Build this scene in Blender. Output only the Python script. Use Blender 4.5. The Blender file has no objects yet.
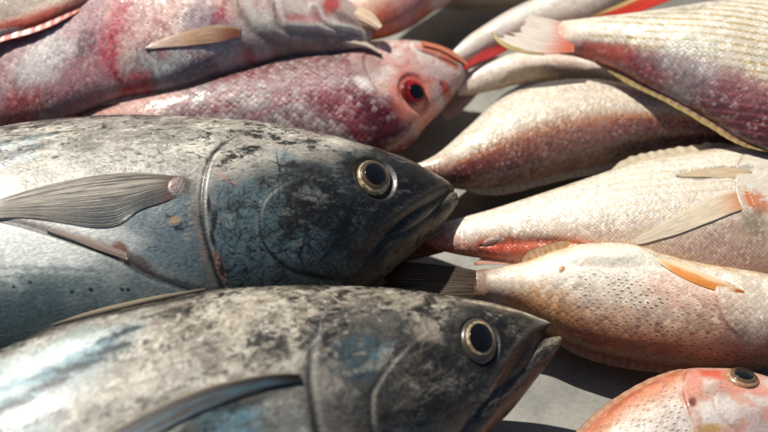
import bpy, math, random
import numpy as np
from mathutils import Vector

random.seed(4)
RNG = np.random.default_rng(11)
scene = bpy.context.scene
COL = scene.collection

# ------------------------------------------------------------------ camera
ELEV, FOC, DIST = math.radians(55), 70.0, 0.72
TGT = np.array([0.0, 0.0, 0.03])
FWD = np.array([0.0, math.cos(ELEV), -math.sin(ELEV)])
RIGHT = np.array([1.0, 0.0, 0.0])
UP = np.array([0.0, math.sin(ELEV), math.cos(ELEV)])
EYE = TGT - FWD * DIST
KX = 36.0 / FOC / 768.0


def at(px, py, z):
    """photo pixel -> world point at height z (metres); arrays allowed"""
    px = np.asarray(px, float); py = np.asarray(py, float); z = np.asarray(z, float)
    r = FWD + ((px - 384) * KX)[..., None] * RIGHT + ((216 - py) * KX)[..., None] * UP
    t = (z - EYE[2]) / r[..., 2]
    return EYE + r * t[..., None]


def pix(p):
    d = p - EYE
    dep = d @ FWD
    return np.stack([384 + (d @ RIGHT) / dep / KX, 216 - (d @ UP) / dep / KX], -1)


cam_d = bpy.data.cameras.new('camera')
cam = bpy.data.objects.new('camera', cam_d)
COL.objects.link(cam)
cam.location = EYE
cam.rotation_euler = (math.pi / 2 - ELEV, 0, 0)
cam_d.lens = FOC
cam_d.sensor_width = 36
cam_d.clip_start = 0.01
cam_d.clip_end = 50
scene.camera = cam

# ------------------------------------------------------------------ helpers


def lin(c):
    c = np.asarray(c, float) / 255.0
    return np.where(c <= 0.04045, c / 12.92, ((c + 0.055) / 1.055) ** 2.4)


def sstep(a, b, x):
    t = np.clip((x - a) / (b - a), 0, 1)
    return t * t * (3 - 2 * t)


def vnoise(x, y, seed=0):
    ix = np.floor(x).astype(np.int64); iy = np.floor(y).astype(np.int64)
    fx = x - ix; fy = y - iy
    fx = fx * fx * (3 - 2 * fx); fy = fy * fy * (3 - 2 * fy)

    def h(a, b):
        n = (a * 374761393 + b * 668265263 + seed * 1442695041) & 0xffffffff
        n = ((n ^ (n >> 13)) * 1274126177) & 0xffffffff
        n = ((n ^ (n >> 16)) * 2246822519) & 0xffffffff
        return ((n ^ (n >> 15)) & 0xffffff) / float(0xffffff)
    return (h(ix, iy) * (1 - fx) + h(ix + 1, iy) * fx) * (1 - fy) + (h(ix, iy + 1) * (1 - fx) + h(ix + 1, iy + 1) * fx) * fy


def fbm(x, y, octv=4, seed=0, gain=0.55):
    s = 0; a = 1; tot = 0
    for o in range(octv):
        s = s + a * vnoise(x * 2 ** o + 17.3 * o, y * 2 ** o - 9.1 * o, seed + o)
        tot += a; a *= gain
    return s / tot


def spline(P, n):
    """Catmull-Rom through the rows of P, n samples evenly by arc length"""
    P = np.asarray(P, float)
    if len(P) < 3:
        t = np.linspace(0, 1, n)[:, None]
        return P[0] * (1 - t) + P[-1] * t
    Q = np.vstack([2 * P[0] - P[1], P, 2 * P[-1] - P[-2]])
    out = []
    for i in range(len(P) - 1):
        p0, p1, p2, p3 = Q[i:i + 4]
        t = np.linspace(0, 1, 40, endpoint=False)[:, None]
        out.append(0.5 * ((2 * p1) + (-p0 + p2) * t + (2 * p0 - 5 * p1 + 4 * p2 - p3) * t ** 2 + (-p0 + 3 * p1 - 3 * p2 + p3) * t ** 3))
    out.append(P[-1:])
    S = np.vstack(out)
    k = min(4, S.shape[1])
    L = np.concatenate([[0], np.cumsum(np.linalg.norm(np.diff(S[:, :k], axis=0), axis=1))])
    u = np.linspace(0, L[-1], n)
    return np.stack([np.interp(u, L, S[:, j]) for j in range(S.shape[1])], -1)


def tag(o, label=None, cat=None, group=None, kind=None):
    if label: o['label'] = label
    if cat: o['category'] = cat
    if group: o['group'] = group
    if kind: o['kind'] = kind
    return o


def mesh_obj(name, V, F, mat, parent=None, attrs=None, uv=None, smooth=True):
    me = bpy.data.meshes.new(name)
    V = np.asarray(V, np.float32)
    if isinstance(F, np.ndarray):
        me.vertices.add(len(V)); me.vertices.foreach_set('co', V.ravel())
        me.loops.add(F.size); me.loops.foreach_set('vertex_index', F.ravel().astype(np.int32))
        me.polygons.add(len(F))
        me.polygons.foreach_set('loop_start', np.arange(0, F.size, F.shape[1], dtype=np.int32))
        me.update(calc_edges=True)
    else:
        me.from_pydata([tuple(map(float, v)) for v in V], [], F)
    me.validate()
    me.polygons.foreach_set('use_smooth', np.full(len(me.polygons), smooth))
    for k, a in (attrs or {}).items():
        if a.ndim == 2:
            at_ = me.attributes.new(k, 'FLOAT_COLOR', 'POINT')
            at_.data.foreach_set('color', np.hstack([a, np.ones((len(a), 1))]).astype(np.float32).ravel())
        else:
            at_ = me.attributes.new(k, 'FLOAT', 'POINT')
            at_.data.foreach_set('value', a.astype(np.float32))
    if uv is not None:
        at_ = me.attributes.new('skin_uv', 'FLOAT_VECTOR', 'POINT')
        at_.data.foreach_set('vector', np.hstack([uv, np.zeros((len(uv), 1))]).astype(np.float32).ravel())
    me.update()
    if mat: me.materials.append(mat)
    o = bpy.data.objects.new(name, me)
    COL.objects.link(o)
    if parent:
        o.parent = parent
        o.matrix_parent_inverse = parent.matrix_basis.inverted()
    return o


def thing(name, label, loc, group=None, cat='fish'):
    o = bpy.data.objects.new(name, None)
    COL.objects.link(o)
    o.location = loc
    o.empty_display_size = 0.02
    return tag(o, label, cat, group)


# ------------------------------------------------------------------ materials
class NT:
    def __init__(s, name):
        s.m = bpy.data.materials.new(name); s.m.use_nodes = True
        s.t = s.m.node_tree; s.b = s.t.nodes['Principled BSDF']; s.out = s.t.nodes['Material Output']

    def n(s, typ, **kw):
        nd = s.t.nodes.new(typ)
        ins = kw.pop('ins', {})
        for k, v in kw.items(): setattr(nd, k, v)
        for k, v in ins.items(): s.set(nd.inputs[k], v)
        return nd

    def set(s, sock, v):
        if hasattr(v, 'links') or isinstance(v, bpy.types.NodeSocket): s.t.links.new(v, sock)
        else: sock.default_value = v

    def math(s, op, a, b=0.0, c=0.0, clamp=False):
        nd = s.n('ShaderNodeMath', operation=op, use_clamp=clamp)
        s.set(nd.inputs[0], a); s.set(nd.inputs[1], b); s.set(nd.inputs[2], c)
        return nd.outputs[0]

    def vmath(s, op, a, b=(0, 0, 0)):
        nd = s.n('ShaderNodeVectorMath', operation=op)
        s.set(nd.inputs[0], a); s.set(nd.inputs[1], b)
        return nd

    def mix(s, f, a, b, blend='MIX'):
        nd = s.n('ShaderNodeMix', data_type='RGBA', blend_type=blend)
        s.set(nd.inputs[0], f); s.set(nd.inputs[6], a); s.set(nd.inputs[7], b)
        return nd.outputs[2]

    def rng(s, v, a, b, c, d):
        nd = s.n('ShaderNodeMapRange', interpolation_type='SMOOTHSTEP')
        for i, q in enumerate((v, a, b, c, d)): s.set(nd.inputs[i], q)
        return nd.outputs[0]


def skin_mat(name, size=0.0032, edge=0.5, dot=0.0, dotcol=(0.1, 0.05, 0.03, 1), rough=0.36, shingle=0.0005,
             grain=0.00035, grainf=900, coat=0.3, aspect=1.0, tint=0.25, stretch=1.0, spec=0.5, metal=0.0, silver_glint=0.2, coat_rough=0.09):
    k = NT(name)
    col = k.n('ShaderNodeAttribute', attribute_name='col').outputs['Color']
    sc = k.n('ShaderNodeAttribute', attribute_name='scale').outputs['Fac']
    ro = k.n('ShaderNodeAttribute', attribute_name='rough').outputs['Fac']
    uv = k.n('ShaderNodeAttribute', attribute_name='skin_uv').outputs['Vector']
    sep = k.n('ShaderNodeSeparateXYZ', ins={0: uv})
    c, q = math.cos(math.pi / 4), math.sin(math.pi / 4)
    # diamond lattice of scales laid along the fish
    wn = k.n('ShaderNodeTexNoise', ins={'Vector': uv, 'Scale': 60.0, 'Detail': 2.0})
    wob = k.math('MULTIPLY', k.math('SUBTRACT', wn.outputs['Fac'], 0.5), 0.9)
    U = k.math('ADD', k.math('DIVIDE', sep.outputs[0], size * aspect), wob)
    W = k.math('ADD', k.math('DIVIDE', sep.outputs[1], size), k.math('MULTIPLY', wob, -0.7))
    a = k.math('ADD', k.math('MULTIPLY', U, c), k.math('MULTIPLY', W, -q))
    b = k.math('ADD', k.math('MULTIPLY', U, q), k.math('MULTIPLY', W, c))
    lat = k.n('ShaderNodeCombineXYZ', ins={0: a, 1: b})
    vo = k.n('ShaderNodeTexVoronoi', voronoi_dimensions='2D', feature='F1', ins={'Vector': lat.outputs[0], 'Scale': 1.0, 'Randomness': 0.42})
    ve = k.n('ShaderNodeTexVoronoi', voronoi_dimensions='2D', feature='DISTANCE_TO_EDGE', ins={'Vector': lat.outputs[0], 'Scale': 1.0, 'Randomness': 0.42})
    loc = k.vmath('SUBTRACT', lat.outputs[0], vo.outputs['Position']).outputs[0]
    along = k.vmath('DOT_PRODUCT', loc, (c, q, 0)).outputs['Value']
    across = k.vmath('DOT_PRODUCT', loc, (-q, c, 0)).outputs['Value']
    patchy = k.n('ShaderNodeTexNoise', ins={'Vector': uv, 'Scale': 75.0, 'Detail': 3.0})
    sc = k.math('MULTIPLY', sc, k.rng(patchy.outputs['Fac'], 0.32, 0.55, 0.35, 1.0))
    rc = k.n('ShaderNodeSeparateColor', ins={0: vo.outputs['Color']})
    tilt = k.math('MULTIPLY', k.math('SUBTRACT', rc.outputs[0], 0.5), 2.0)
    hgt = k.math('ADD', k.math('MULTIPLY', along, 0.8), k.math('MULTIPLY', across, tilt))
    hgt = k.math('SUBTRACT', hgt, k.math('MULTIPLY', k.math('MULTIPLY', across, across), 0.8))
    hgt = k.math('MULTIPLY', hgt, sc)
    em = k.math('MULTIPLY', k.rng(ve.outputs['Distance'], 0.0, 0.16, 1.0, 0.0), k.math('MULTIPLY', sc, edge))
    fine = k.n('ShaderNodeTexNoise', ins={'Vector': k.n('ShaderNodeVectorMath', operation='MULTIPLY', ins={0: uv, 1: (1 / stretch, 1, 1)}).outputs[0],
                                          'Scale': float(grainf), 'Detail': 5.0, 'Roughness': 0.65})
    mid = k.n('ShaderNodeTexNoise', ins={'Vector': uv, 'Scale': 140.0, 'Detail': 5.0, 'Roughness': 0.6})
    col = k.mix(1.0, col, k.n('ShaderNodeCombineColor', ins={i: k.rng(fine.outputs['Fac'], 0.25, 0.75, 1 - tint, 1 + tint * 0.8) for i in range(3)}).outputs[0], 'MULTIPLY')
    vv = k.math('MULTIPLY_ADD', k.math('SUBTRACT', rc.outputs[1], 0.5), k.math('MULTIPLY', sc, 0.42), 1.0)
    col = k.mix(1.0, col, k.n('ShaderNodeCombineColor', ins={0: vv, 1: vv, 2: vv}).outputs[0], 'MULTIPLY')
    glint = k.math('MULTIPLY', k.rng(rc.outputs[2], 0.66, 0.95, 0.0, silver_glint), sc)  # random silvery scales mixed toward white, their sparkle put into the colour
    col = k.mix(glint, col, (0.86, 0.82, 0.76, 1))
    dark = k.mix(1.0, col, (0.42, 0.36, 0.33, 1), 'MULTIPLY')
    col = k.mix(em, col, dark)
    if dot > 0:
        da = k.n('ShaderNodeAttribute', attribute_name='dots').outputs['Fac']
        dd = k.math('ADD', k.math('MULTIPLY', k.math('MULTIPLY', along, along), 0.8), k.math('MULTIPLY', k.math('MULTIPLY', across, across), 3.0))
        dm = k.rng(dd, 0.02, 0.11, 1.0, 0.0)
        dm = k.math('MULTIPLY', dm, k.math('MULTIPLY', k.math('MULTIPLY', da, dot), k.rng(rc.outputs[2], 0.1, 0.6, 0.25, 1.0)))
        col = k.mix(dm, col, dotcol)
    k.set(k.b.inputs['Base Color'], col)
    r = k.math('ADD', k.math('ADD', ro, rough - 0.5), k.math('MULTIPLY', k.math('SUBTRACT', mid.outputs['Fac'], 0.5), 0.35))
    r = k.math('ADD', r, k.math('MULTIPLY', k.math('SUBTRACT', rc.outputs[2], 0.5), k.math('MULTIPLY', sc, 0.34)))
    k.set(k.b.inputs['Roughness'], k.math('MAXIMUM', r, 0.16))
    k.b.inputs['Specular IOR Level'].default_value = spec
    k.b.inputs['Metallic'].default_value = metal
    k.b.inputs['Coat Weight'].default_value = coat
    k.b.inputs['Coat Roughness'].default_value = coat_rough
    b1 = k.n('ShaderNodeBump', ins={'Height': hgt, 'Distance': shingle, 'Strength': 1.0})
    b2 = k.n('ShaderNodeBump', ins={'Height': fine.outputs['Fac'], 'Distance': grain, 'Strength': 1.0, 'Normal': b1.outputs[0]})
    b3 = k.n('ShaderNodeBump', ins={'Height': mid.outputs['Fac'], 'Distance': 0.0005, 'Strength': 0.7, 'Normal': b2.outputs[0]})
    k.set(k.b.inputs['Normal'], b3.outputs[0])
    b4 = k.n('ShaderNodeBump', ins={'Height': mid.outputs['Fac'], 'Distance': 0.0004, 'Strength': 0.6, 'Normal': k.n('ShaderNodeBump', ins={'Height': hgt, 'Distance': shingle * 0.5, 'Strength': 0.7}).outputs[0]})
    k.set(k.b.inputs['Coat Normal'], b4.outputs[0])
    return k.m


def fin_mat(name, trans=0.3, rough=0.4, alpha=1.0):
    k = NT(name)
    col = k.n('ShaderNodeAttribute', attribute_name='col').outputs['Color']
    uv = k.n('ShaderNodeAttribute', attribute_name='skin_uv').outputs['Vector']
    nz = k.n('ShaderNodeTexNoise', ins={'Vector': uv, 'Scale': 500.0, 'Detail': 4.0})
    v = k.rng(nz.outputs['Fac'], 0.25, 0.75, 0.88, 1.1)
    col = k.mix(1.0, col, k.n('ShaderNodeCombineColor', ins={0: v, 1: v, 2: v}).outputs[0], 'MULTIPLY')
    k.set(k.b.inputs['Base Color'], col)
    k.b.inputs['Roughness'].default_value = rough
    k.b.inputs['Coat Weight'].default_value = 0.3
    k.b.inputs['Coat Roughness'].default_value = 0.15
    k.b.inputs['Alpha'].default_value = alpha
    bp = k.n('ShaderNodeBump', ins={'Height': nz.outputs['Fac'], 'Distance': 0.0003, 'Strength': 0.8})
    k.set(k.b.inputs['Normal'], bp.outputs[0])
    tr = k.n('ShaderNodeBsdfTranslucent', ins={'Color': col})
    mx = k.n('ShaderNodeMixShader', ins={0: trans, 1: k.b.outputs[0], 2: tr.outputs[0]})
    k.set(k.out.inputs[0], mx.outputs[0])
    return k.m


def plain_mat(name, c, rough=0.3, coat=0.0, metal=0.0, noise=0.0, nf=800.0, spec=0.5):
    k = NT(name)
    base = (*lin(c), 1)
    if noise:
        tc = k.n('ShaderNodeTexCoord').outputs['Object']
        nz = k.n('ShaderNodeTexNoise', ins={'Vector': tc, 'Scale': nf, 'Detail': 3.0})
        v = k.rng(nz.outputs['Fac'], 0.3, 0.7, 1 - noise, 1 + noise)
        base = k.mix(1.0, base, k.n('ShaderNodeCombineColor', ins={0: v, 1: v, 2: v}).outputs[0], 'MULTIPLY')
    k.set(k.b.inputs['Base Color'], base)
    k.b.inputs['Roughness'].default_value = rough
    k.b.inputs['Coat Weight'].default_value = coat
    k.b.inputs['Coat Roughness'].default_value = 0.03
    k.b.inputs['Metallic'].default_value = metal
    k.b.inputs['Specular IOR Level'].default_value = spec
    return k.m


# ------------------------------------------------------------------ fish body
class Body:
    """a fish trunk lofted through stations (far edge px, near edge px, far z, near z, half thickness mm)"""

    def __init__(s, st, nu=500, nt=220, nb=40, power=1.0, dense=None):
        st = np.asarray(st, float)
        S = spline(st, nu)
        if dense is not None:                     # more rows near one end of the fish
            u = np.linspace(0, 1, nu) ** dense
            S = np.stack([np.interp(u, np.linspace(0, 1, nu), S[:, j]) for j in range(S.shape[1])], -1)
        Pu = at(S[:, 0], S[:, 1], S[:, 4] / 1000); Pl = at(S[:, 2], S[:, 3], S[:, 5] / 1000)
        b = np.maximum(S[:, 6], 0.4) / 1000
        C = (Pu + Pl) / 2; A = (Pu - Pl) / 2
        T = np.gradient(C, axis=0); T /= np.linalg.norm(T, axis=1)[:, None] + 1e-12
        Wd = np.cross(T, A); Wd /= np.linalg.norm(Wd, axis=1)[:, None] + 1e-12
        Wd *= np.sign(Wd[:, 2:3])
        pr = lambda v: np.stack([v @ RIGHT, v @ UP], -1)
        t2 = pr(T); m = np.stack([-t2[:, 1], t2[:, 0]], -1); m /= np.linalg.norm(m, axis=1)[:, None] + 1e-12
        am = np.abs((pr(A) * m).sum(1)); bm = np.abs((pr(Wd * b[:, None]) * m).sum(1))
        kk = np.sqrt(np.clip(1 - (bm / np.maximum(am, 1e-6)) ** 2, 0.12, 1))
        A = A * kk[:, None]
        th = np.concatenate([np.linspace(0, math.pi, nt), np.linspace(math.pi, 2 * math.pi, nb + 2)[1:-1]])
        cs, sn = np.cos(th), np.sin(th)
        sn = np.sign(sn) * np.abs(sn) ** power
        V = C[:, None] + A[:, None] * cs[None, :, None] + (Wd * b[:, None])[:, None] * sn[None, :, None]
        s.nu, s.nt, s.m = nu, nt, len(th)
        s.G = V
        s.q = np.broadcast_to(cs, (nu, s.m)).ravel()
        L = np.concatenate([[0], np.cumsum(np.linalg.norm(np.diff(C, axis=0), axis=1))])
        s.len = L[-1]
        s.u = np.broadcast_to(L[:, None], (nu, s.m)).ravel()
        arc = np.cumsum(np.concatenate([np.zeros((nu, 1)), np.linalg.norm(np.diff(V, axis=1), axis=2)], 1), 1)
        mid = arc[:, nt // 2:nt // 2 + 1]
        s.w = (mid - arc).ravel()                 # metres across the flank, + toward the far edge
        s.P = V.reshape(-1, 3)
        s.xy = np.asfortranarray(s.P[:, :2])
        s.N = s.normals(V).reshape(-1, 3)
        s.px = pix(s.P)
        s.front = ((EYE - s.P) * s.N).sum(1) > 0
        n = len(s.P)
        s.col = np.zeros((n, 3)); s.scale = np.ones(n); s.rough = np.full(n, 0.5); s.disp = np.zeros(n); s.dots = np.zeros(n)
        s.fi = np.where(s.front)[0]

    def normals(s, V):
        du = np.gradient(V, axis=0)
        Vw = np.concatenate([V[:, -1:], V, V[:, :1]], 1)
        dv = (Vw[:, 2:] - Vw[:, :-2]) / 2
        N = np.cross(dv, du)
        N /= np.linalg.norm(N, axis=2)[..., None] + 1e-12
        out = V - V.mean(1, keepdims=True)
        if (N * out).sum() < 0: N = -N
        return N

    # --- surveying: where on the skin a photographed point lies
    def idx(s, px, py):
        d = (s.px[s.fi, 0] - px) ** 2 + (s.px[s.fi, 1] - py) ** 2
        j = np.argmin(d)
        return s.fi[j], math.sqrt(d[j])

    def on(s, pts):
        return np.array([s.xy[s.idx(*p)[0]] for p in pts])

    # --- masks in the flat chart of the flank
    def curve(s, pts, n=40, raw=False, reach=0.03, sub=False):
        Q = spline(pts if raw else s.on(pts), n)
        D = np.full(len(s.xy), 9.0); SG = np.full(len(s.xy), 9.0); TT = np.zeros(len(s.xy))
        lo, hi = Q.min(0) - reach, Q.max(0) + reach
        x_, y_ = s.xy[:, 0], s.xy[:, 1]
        ii = np.flatnonzero((x_ > lo[0]) & (x_ < hi[0]) & (y_ > lo[1]) & (y_ < hi[1]))
        X = s.xy[ii]
        d = np.full(len(ii), 9.0); sg = np.zeros(len(ii)); tt = np.zeros(len(ii))
        for k in range(len(Q) - 1):
            e = Q[k + 1] - Q[k]; L2 = e @ e + 1e-14
            r = X - Q[k]
            t = np.clip(r @ e / L2, 0, 1)
            dd = np.hypot(r[:, 0] - t * e[0], r[:, 1] - t * e[1])
            mk = dd < d
            d[mk] = dd[mk]; sg[mk] = (e[0] * r[:, 1] - e[1] * r[:, 0])[mk] / math.sqrt(L2); tt[mk] = (k + t[mk]) / (len(Q) - 1)
        if sub: return ii, d, sg, tt
        D[ii] = d; SG[ii] = np.where(sg >= 0, d, -d); TT[ii] = tt
        return D, SG, TT

    def line(s, pts, w, n=40, taper=True, warp=0.0, seed=3, **k):
        """soft line of half width w (metres) on the skin"""
        reach = max(k.pop('reach', 0), 3.2 * w + warp)
        ii, d, sg, t = s.curve(pts, n, sub=True, reach=reach, **k)
        X = s.xy[ii]
        if warp: d = np.abs(d + warp * (fbm(X[:, 0] * 400, X[:, 1] * 400, 3, seed) - 0.5))
        ww = w * (np.clip(np.minimum(t, 1 - t) * 5, 0.15, 1) if taper else 1.0)
        m = np.zeros(len(s.xy)); m[ii] = np.exp(-(d / ww) ** 2)
        return m

    def stroke(s, pts, w, c, amt, dep=0.0):
        """one thin scratch, painted straight into the skin"""
        ii, d, sg, t = s.curve(pts, 7, sub=True, reach=3.2 * w)
        if not len(ii): return
        m = np.exp(-(d / (w * np.clip(np.minimum(t, 1 - t) * 5, 0.15, 1))) ** 2)
        s.col[ii] = s.col[ii] * (1 - m * amt)[:, None] + lin(c) * (m * amt)[:, None]
        s.disp[ii] -= dep * m

    def blob(s, c, rx, ry, ang=0.0, warp=0.5, seed=1, f=120, soft=0.5):
        a = math.radians(ang)
        c0 = s.on([c])[0]
        # local photo scale -> skin chart
        j = s.idx(*c)[0]
        e = 1e-3
        p0 = pix(s.P[j][None])[0]; zz = s.P[j, 2]
        ex = (at(p0[0] + 1, p0[1], zz) - at(p0[0], p0[1], zz))[:2]; ey = (at(p0[0], p0[1] + 1, zz) - at(p0[0], p0[1], zz))[:2]
        M = np.linalg.inv(np.stack([ex, ey], 1))
        r = (s.xy - c0) @ M.T
        ii = np.flatnonzero((r * r).sum(1) < (max(rx, ry) * (1 + soft + warp)) ** 2)
        r = r[ii]; X = s.xy[ii]
        x = (r[:, 0] * math.cos(a) + r[:, 1] * math.sin(a)) / rx
        y = (-r[:, 0] * math.sin(a) + r[:, 1] * math.cos(a)) / ry
        d = np.sqrt(x * x + y * y)
        if warp: d = d + warp * (fbm(X[:, 0] * f, X[:, 1] * f, 4, seed) - 0.5) * 2
        out = np.zeros(len(s.xy)); out[ii] = 1 - sstep(1 - soft, 1 + soft, d)
        return out

    def region(s, poly, soft=0.003, warp=0.0, f=150, seed=5):
        Q = s.on(poly); Q = np.vstack([Q, Q[:1]])
        D, _, _ = s.curve(Q, raw=True, n=len(Q) * 10, reach=1.0)
        # inside test on the same outline
        R = spline(Q, len(Q) * 10)
        X = s.xy; ins = np.zeros(len(X), bool)
        for k in range(len(R) - 1):
            (x0, y0), (x1, y1) = R[k], R[k + 1]
            c = ((y0 > X[:, 1]) != (y1 > X[:, 1]))
            xi = x0 + (X[:, 1] - y0) / (y1 - y0 + 1e-15) * (x1 - x0)
            ins ^= c & (X[:, 0] < xi)
        sd = np.where(ins, D, -D)
        if warp: sd = sd + warp * (fbm(s.xy[:, 0] * f, s.xy[:, 1] * f, 4, seed) - 0.5) * 2
        return sstep(-soft, soft, sd)

    def n(s, f, octv=4, seed=0, stretch=1.0, gain=0.55):
        return fbm(s.u * f / stretch, s.w * f, octv, seed, gain)

    def paint(s, m, c, amt=1.0):
        m = np.clip(m * amt, 0, 1)[:, None]
        s.col = s.col * (1 - m) + lin(c) * m

    def fill(s, c):
        s.col[:] = lin(c)

    def ramp(s, x, stops):
        xs = [p[0] for p in stops]; cs = np.array([lin(p[1]) for p in stops])
        s.col = np.stack([np.interp(x, xs, cs[:, k]) for k in range(3)], -1)

    def point(s, px, py, lift=0.0):
        j, d = s.idx(px, py)
        return s.P[j] + s.N[j] * lift, s.N[j], d

    def build(s, mat, parent, name='body', extra=()):
        V = s.P + s.N * s.disp[:, None]
        nu, m = s.nu, s.m
        I = np.arange(nu * m).reshape(nu, m)
        J = np.roll(I, -1, axis=1)
        F = np.stack([I[:-1], J[:-1], J[1:], I[1:]], -1).reshape(-1, 4)
        caps = []
        c0, c1 = len(V), len(V) + 1
        V = np.vstack([V, V[:m].mean(0), V[-m:].mean(0)])
        F = np.vstack([F, np.stack([J[0], I[0], np.full(m, c0), np.full(m, c0)], -1)[:0].reshape(-1, 4)])
        ex = lambda a: np.concatenate([a, a[:1] if a.ndim > 1 else a[:1], a[-1:]])
        at_ = dict(col=ex(s.col), scale=ex(s.scale), rough=ex(s.rough), dots=ex(s.dots))
        uv = ex(np.stack([s.u, s.w], -1))
        # end caps as thin quads between opposite rim points
        h = m // 2
        for row in (I[0], I[-1]):
            for k in range(h - 1):
                caps.append([row[k], row[k + 1], row[m - 2 - k], row[m - 1 - k]])
        F = np.vstack([F, np.array(caps)])
        Vs = [V]; Fs = [F]; As = [at_]; Us = [uv]; off = len(V)
        for e in extra:
            v = e.P + e.N * e.disp[:, None]
            I2 = np.arange(e.nu * e.m).reshape(e.nu, e.m); J2 = np.roll(I2, -1, axis=1)
            f = np.stack([I2[:-1], J2[:-1], J2[1:], I2[1:]], -1).reshape(-1, 4)
            cp = []
            for row in (I2[0], I2[-1]):
                for k in range(e.m // 2 - 1): cp.append([row[k], row[k + 1], row[e.m - 2 - k], row[e.m - 1 - k]])
            Fs.append(np.vstack([f, np.array(cp)]) + off); Vs.append(v); off += len(v)
            As.append(dict(col=e.col, scale=e.scale, rough=e.rough, dots=e.dots)); Us.append(np.stack([e.u, e.w], -1))
        V = np.vstack(Vs); F = np.vstack(Fs); uv = np.vstack(Us)
        at_ = {k: np.concatenate([a[k] for a in As]) for k in at_}
        return mesh_obj(name, V, F, mat, parent, at_, uv)


def patch(name, mat, parent, A, B, colf, body=None, lift=0.0008, z=0.02, z2=None, rays=16, nl=70, na=None, ridge=0.0003, ragged=0.0, thick=0.0004, mids=None, seed=1, free=4.0, bow=0.0):
    """a fin: rays run from curve start to end, spread between photographed edges A and B"""
    na = na or rays * 7
    A = spline(A, nl); B = spline(B, nl)
    if mids is not None: Mi = spline(mids, nl)
    r = np.linspace(0, 1, na); l = np.linspace(0, 1, nl)
    PX = np.zeros((nl, na, 2))
    for k, t in enumerate(r):
        if mids is None: PX[:, k] = A * (1 - t) + B * t
        elif t < 0.5: PX[:, k] = A * (1 - 2 * t) + Mi * 2 * t
        else: PX[:, k] = Mi * (2 - 2 * t) + B * (2 * t - 1)
    rg = np.random.default_rng(seed)
    if ragged:
        cut = 1 - ragged * fbm(r * rays * 0.5, r * 0, 4, seed)
        for k in range(na):
            base = PX[:, k].copy()
            for c in range(2): PX[:, k, c] = np.interp(l * cut[k], l, base[:, c])
    zz = np.broadcast_to((z if z2 is None else z + (z2 - z) * l[:, None]) + bow * np.sin(np.pi * r)[None, :], (nl, na))
    G = at(PX[..., 0], PX[..., 1], zz)
    if body is not None:
        got = np.zeros((nl, na), bool)
        ci = range(0, nl, 3); cj = sorted(set(list(range(0, na, 3)) + [na - 1]))
        ci = sorted(set(list(ci) + [nl - 1]))
        K = np.zeros((len(ci), len(cj), 3))
        for a_, i in enumerate(ci):
            for b_, j in enumerate(cj):
                p, nrm, d = body.point(PX[i, j, 0], PX[i, j, 1], lift)
                if d > free:
                    zb = p[2]
                    p = at(PX[i, j, 0], PX[i, j, 1], zb)
                K[a_, b_] = p
        for _ in range(4):
            Kp = np.pad(K, ((1, 1), (1, 1), (0, 0)), 'edge')
            Kp[0] = 2 * Kp[1] - Kp[2]; Kp[-1] = 2 * Kp[-2] - Kp[-3]; Kp[:, 0] = 2 * Kp[:, 1] - Kp[:, 2]; Kp[:, -1] = 2 * Kp[:, -2] - Kp[:, -3]
            K = 0.5 * K + 0.125 * (Kp[:-2, 1:-1] + Kp[2:, 1:-1] + Kp[1:-1, :-2] + Kp[1:-1, 2:])
        T1 = np.stack([[np.interp(range(nl), ci, K[:, b_, c]) for b_ in range(len(cj))] for c in range(3)], -1)  # (len cj, nl, 3)
        G = np.stack([[np.interp(range(na), cj, T1[:, i, c]) for i in range(nl)] for c in range(3)], -1)
        if bow: G[..., 2] += bow * np.sin(np.pi * r)[None, :]
    du = np.gradient(G, axis=0); dv = np.gradient(G, axis=1)
    N = np.cross(du, dv); N /= np.linalg.norm(N, axis=2)[..., None] + 1e-12
    if N[..., 2].mean() < 0: N = -N
    ph = r * rays
    rr = np.abs(((ph + 0.15 * np.sin(ph * 2.1 + seed)) % 1.0) - 0.5) * 2          # 0 on a ray, 1 between
    Rm = np.broadcast_to(rr, (nl, na))
    Lm = np.broadcast_to(l[:, None], (nl, na)); Tm = np.broadcast_to(r, (nl, na))
    h = ridge * (1 - Rm) * (1 - 0.6 * Lm)
    G = G + N * h[..., None]
    dims = (np.linalg.norm(G[-1, 0] - G[0, 0]), np.linalg.norm(G[nl // 2, -1] - G[nl // 2, 0]))
    uvx = Lm * dims[0] * 0.25; uvy = Tm * dims[1]
    col = colf(Lm, Tm, Rm, fbm(Lm * 6, Tm * 40, 4, seed))
    bot = G - N * thick
    V = np.vstack([G.reshape(-1, 3), bot.reshape(-1, 3)])
    n = nl * na
    I = np.arange(n).reshape(nl, na)
    F = np.stack([I[:-1, :-1], I[1:, :-1], I[1:, 1:], I[:-1, 1:]], -1).reshape(-1, 4)
    Fb = (F + n)[:, ::-1]
    rim = []
    loop = list(I[0, :]) + list(I[1:, -1]) + list(I[-1, :-1][::-1]) + list(I[1:-1, 0][::-1])
    for k in range(len(loop)):
        a, b = loop[k], loop[(k + 1) % len(loop)]
        rim.append([b, a, a + n, b + n])
    F = np.vstack([F, Fb, np.array(rim)])
    c2 = np.vstack([col.reshape(-1, 3)] * 2)
    uv = np.stack([uvx.ravel(), uvy.ravel()], -1)
    return mesh_obj(name, V, F, mat, parent, dict(col=c2), np.vstack([uv, uv]))


def mixc(a, b, t):
    return lin(a) * (1 - t[..., None]) + lin(b) * t[..., None]


def lathe(prof, seg=56):
    V = []; F = []
    for r, z in prof:
        for k in range(seg):
            a = 2 * math.pi * k / seg
            V.append((r * math.cos(a), r * math.sin(a), z))
    for i in range(len(prof) - 1):
        for k in range(seg):
            F.append([i * seg + k, i * seg + (k + 1) % seg, (i + 1) * seg + (k + 1) % seg, (i + 1) * seg + k])
    F.append([(len(prof) - 1) * seg + k for k in range(seg)])
    return np.array(V), F


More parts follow.
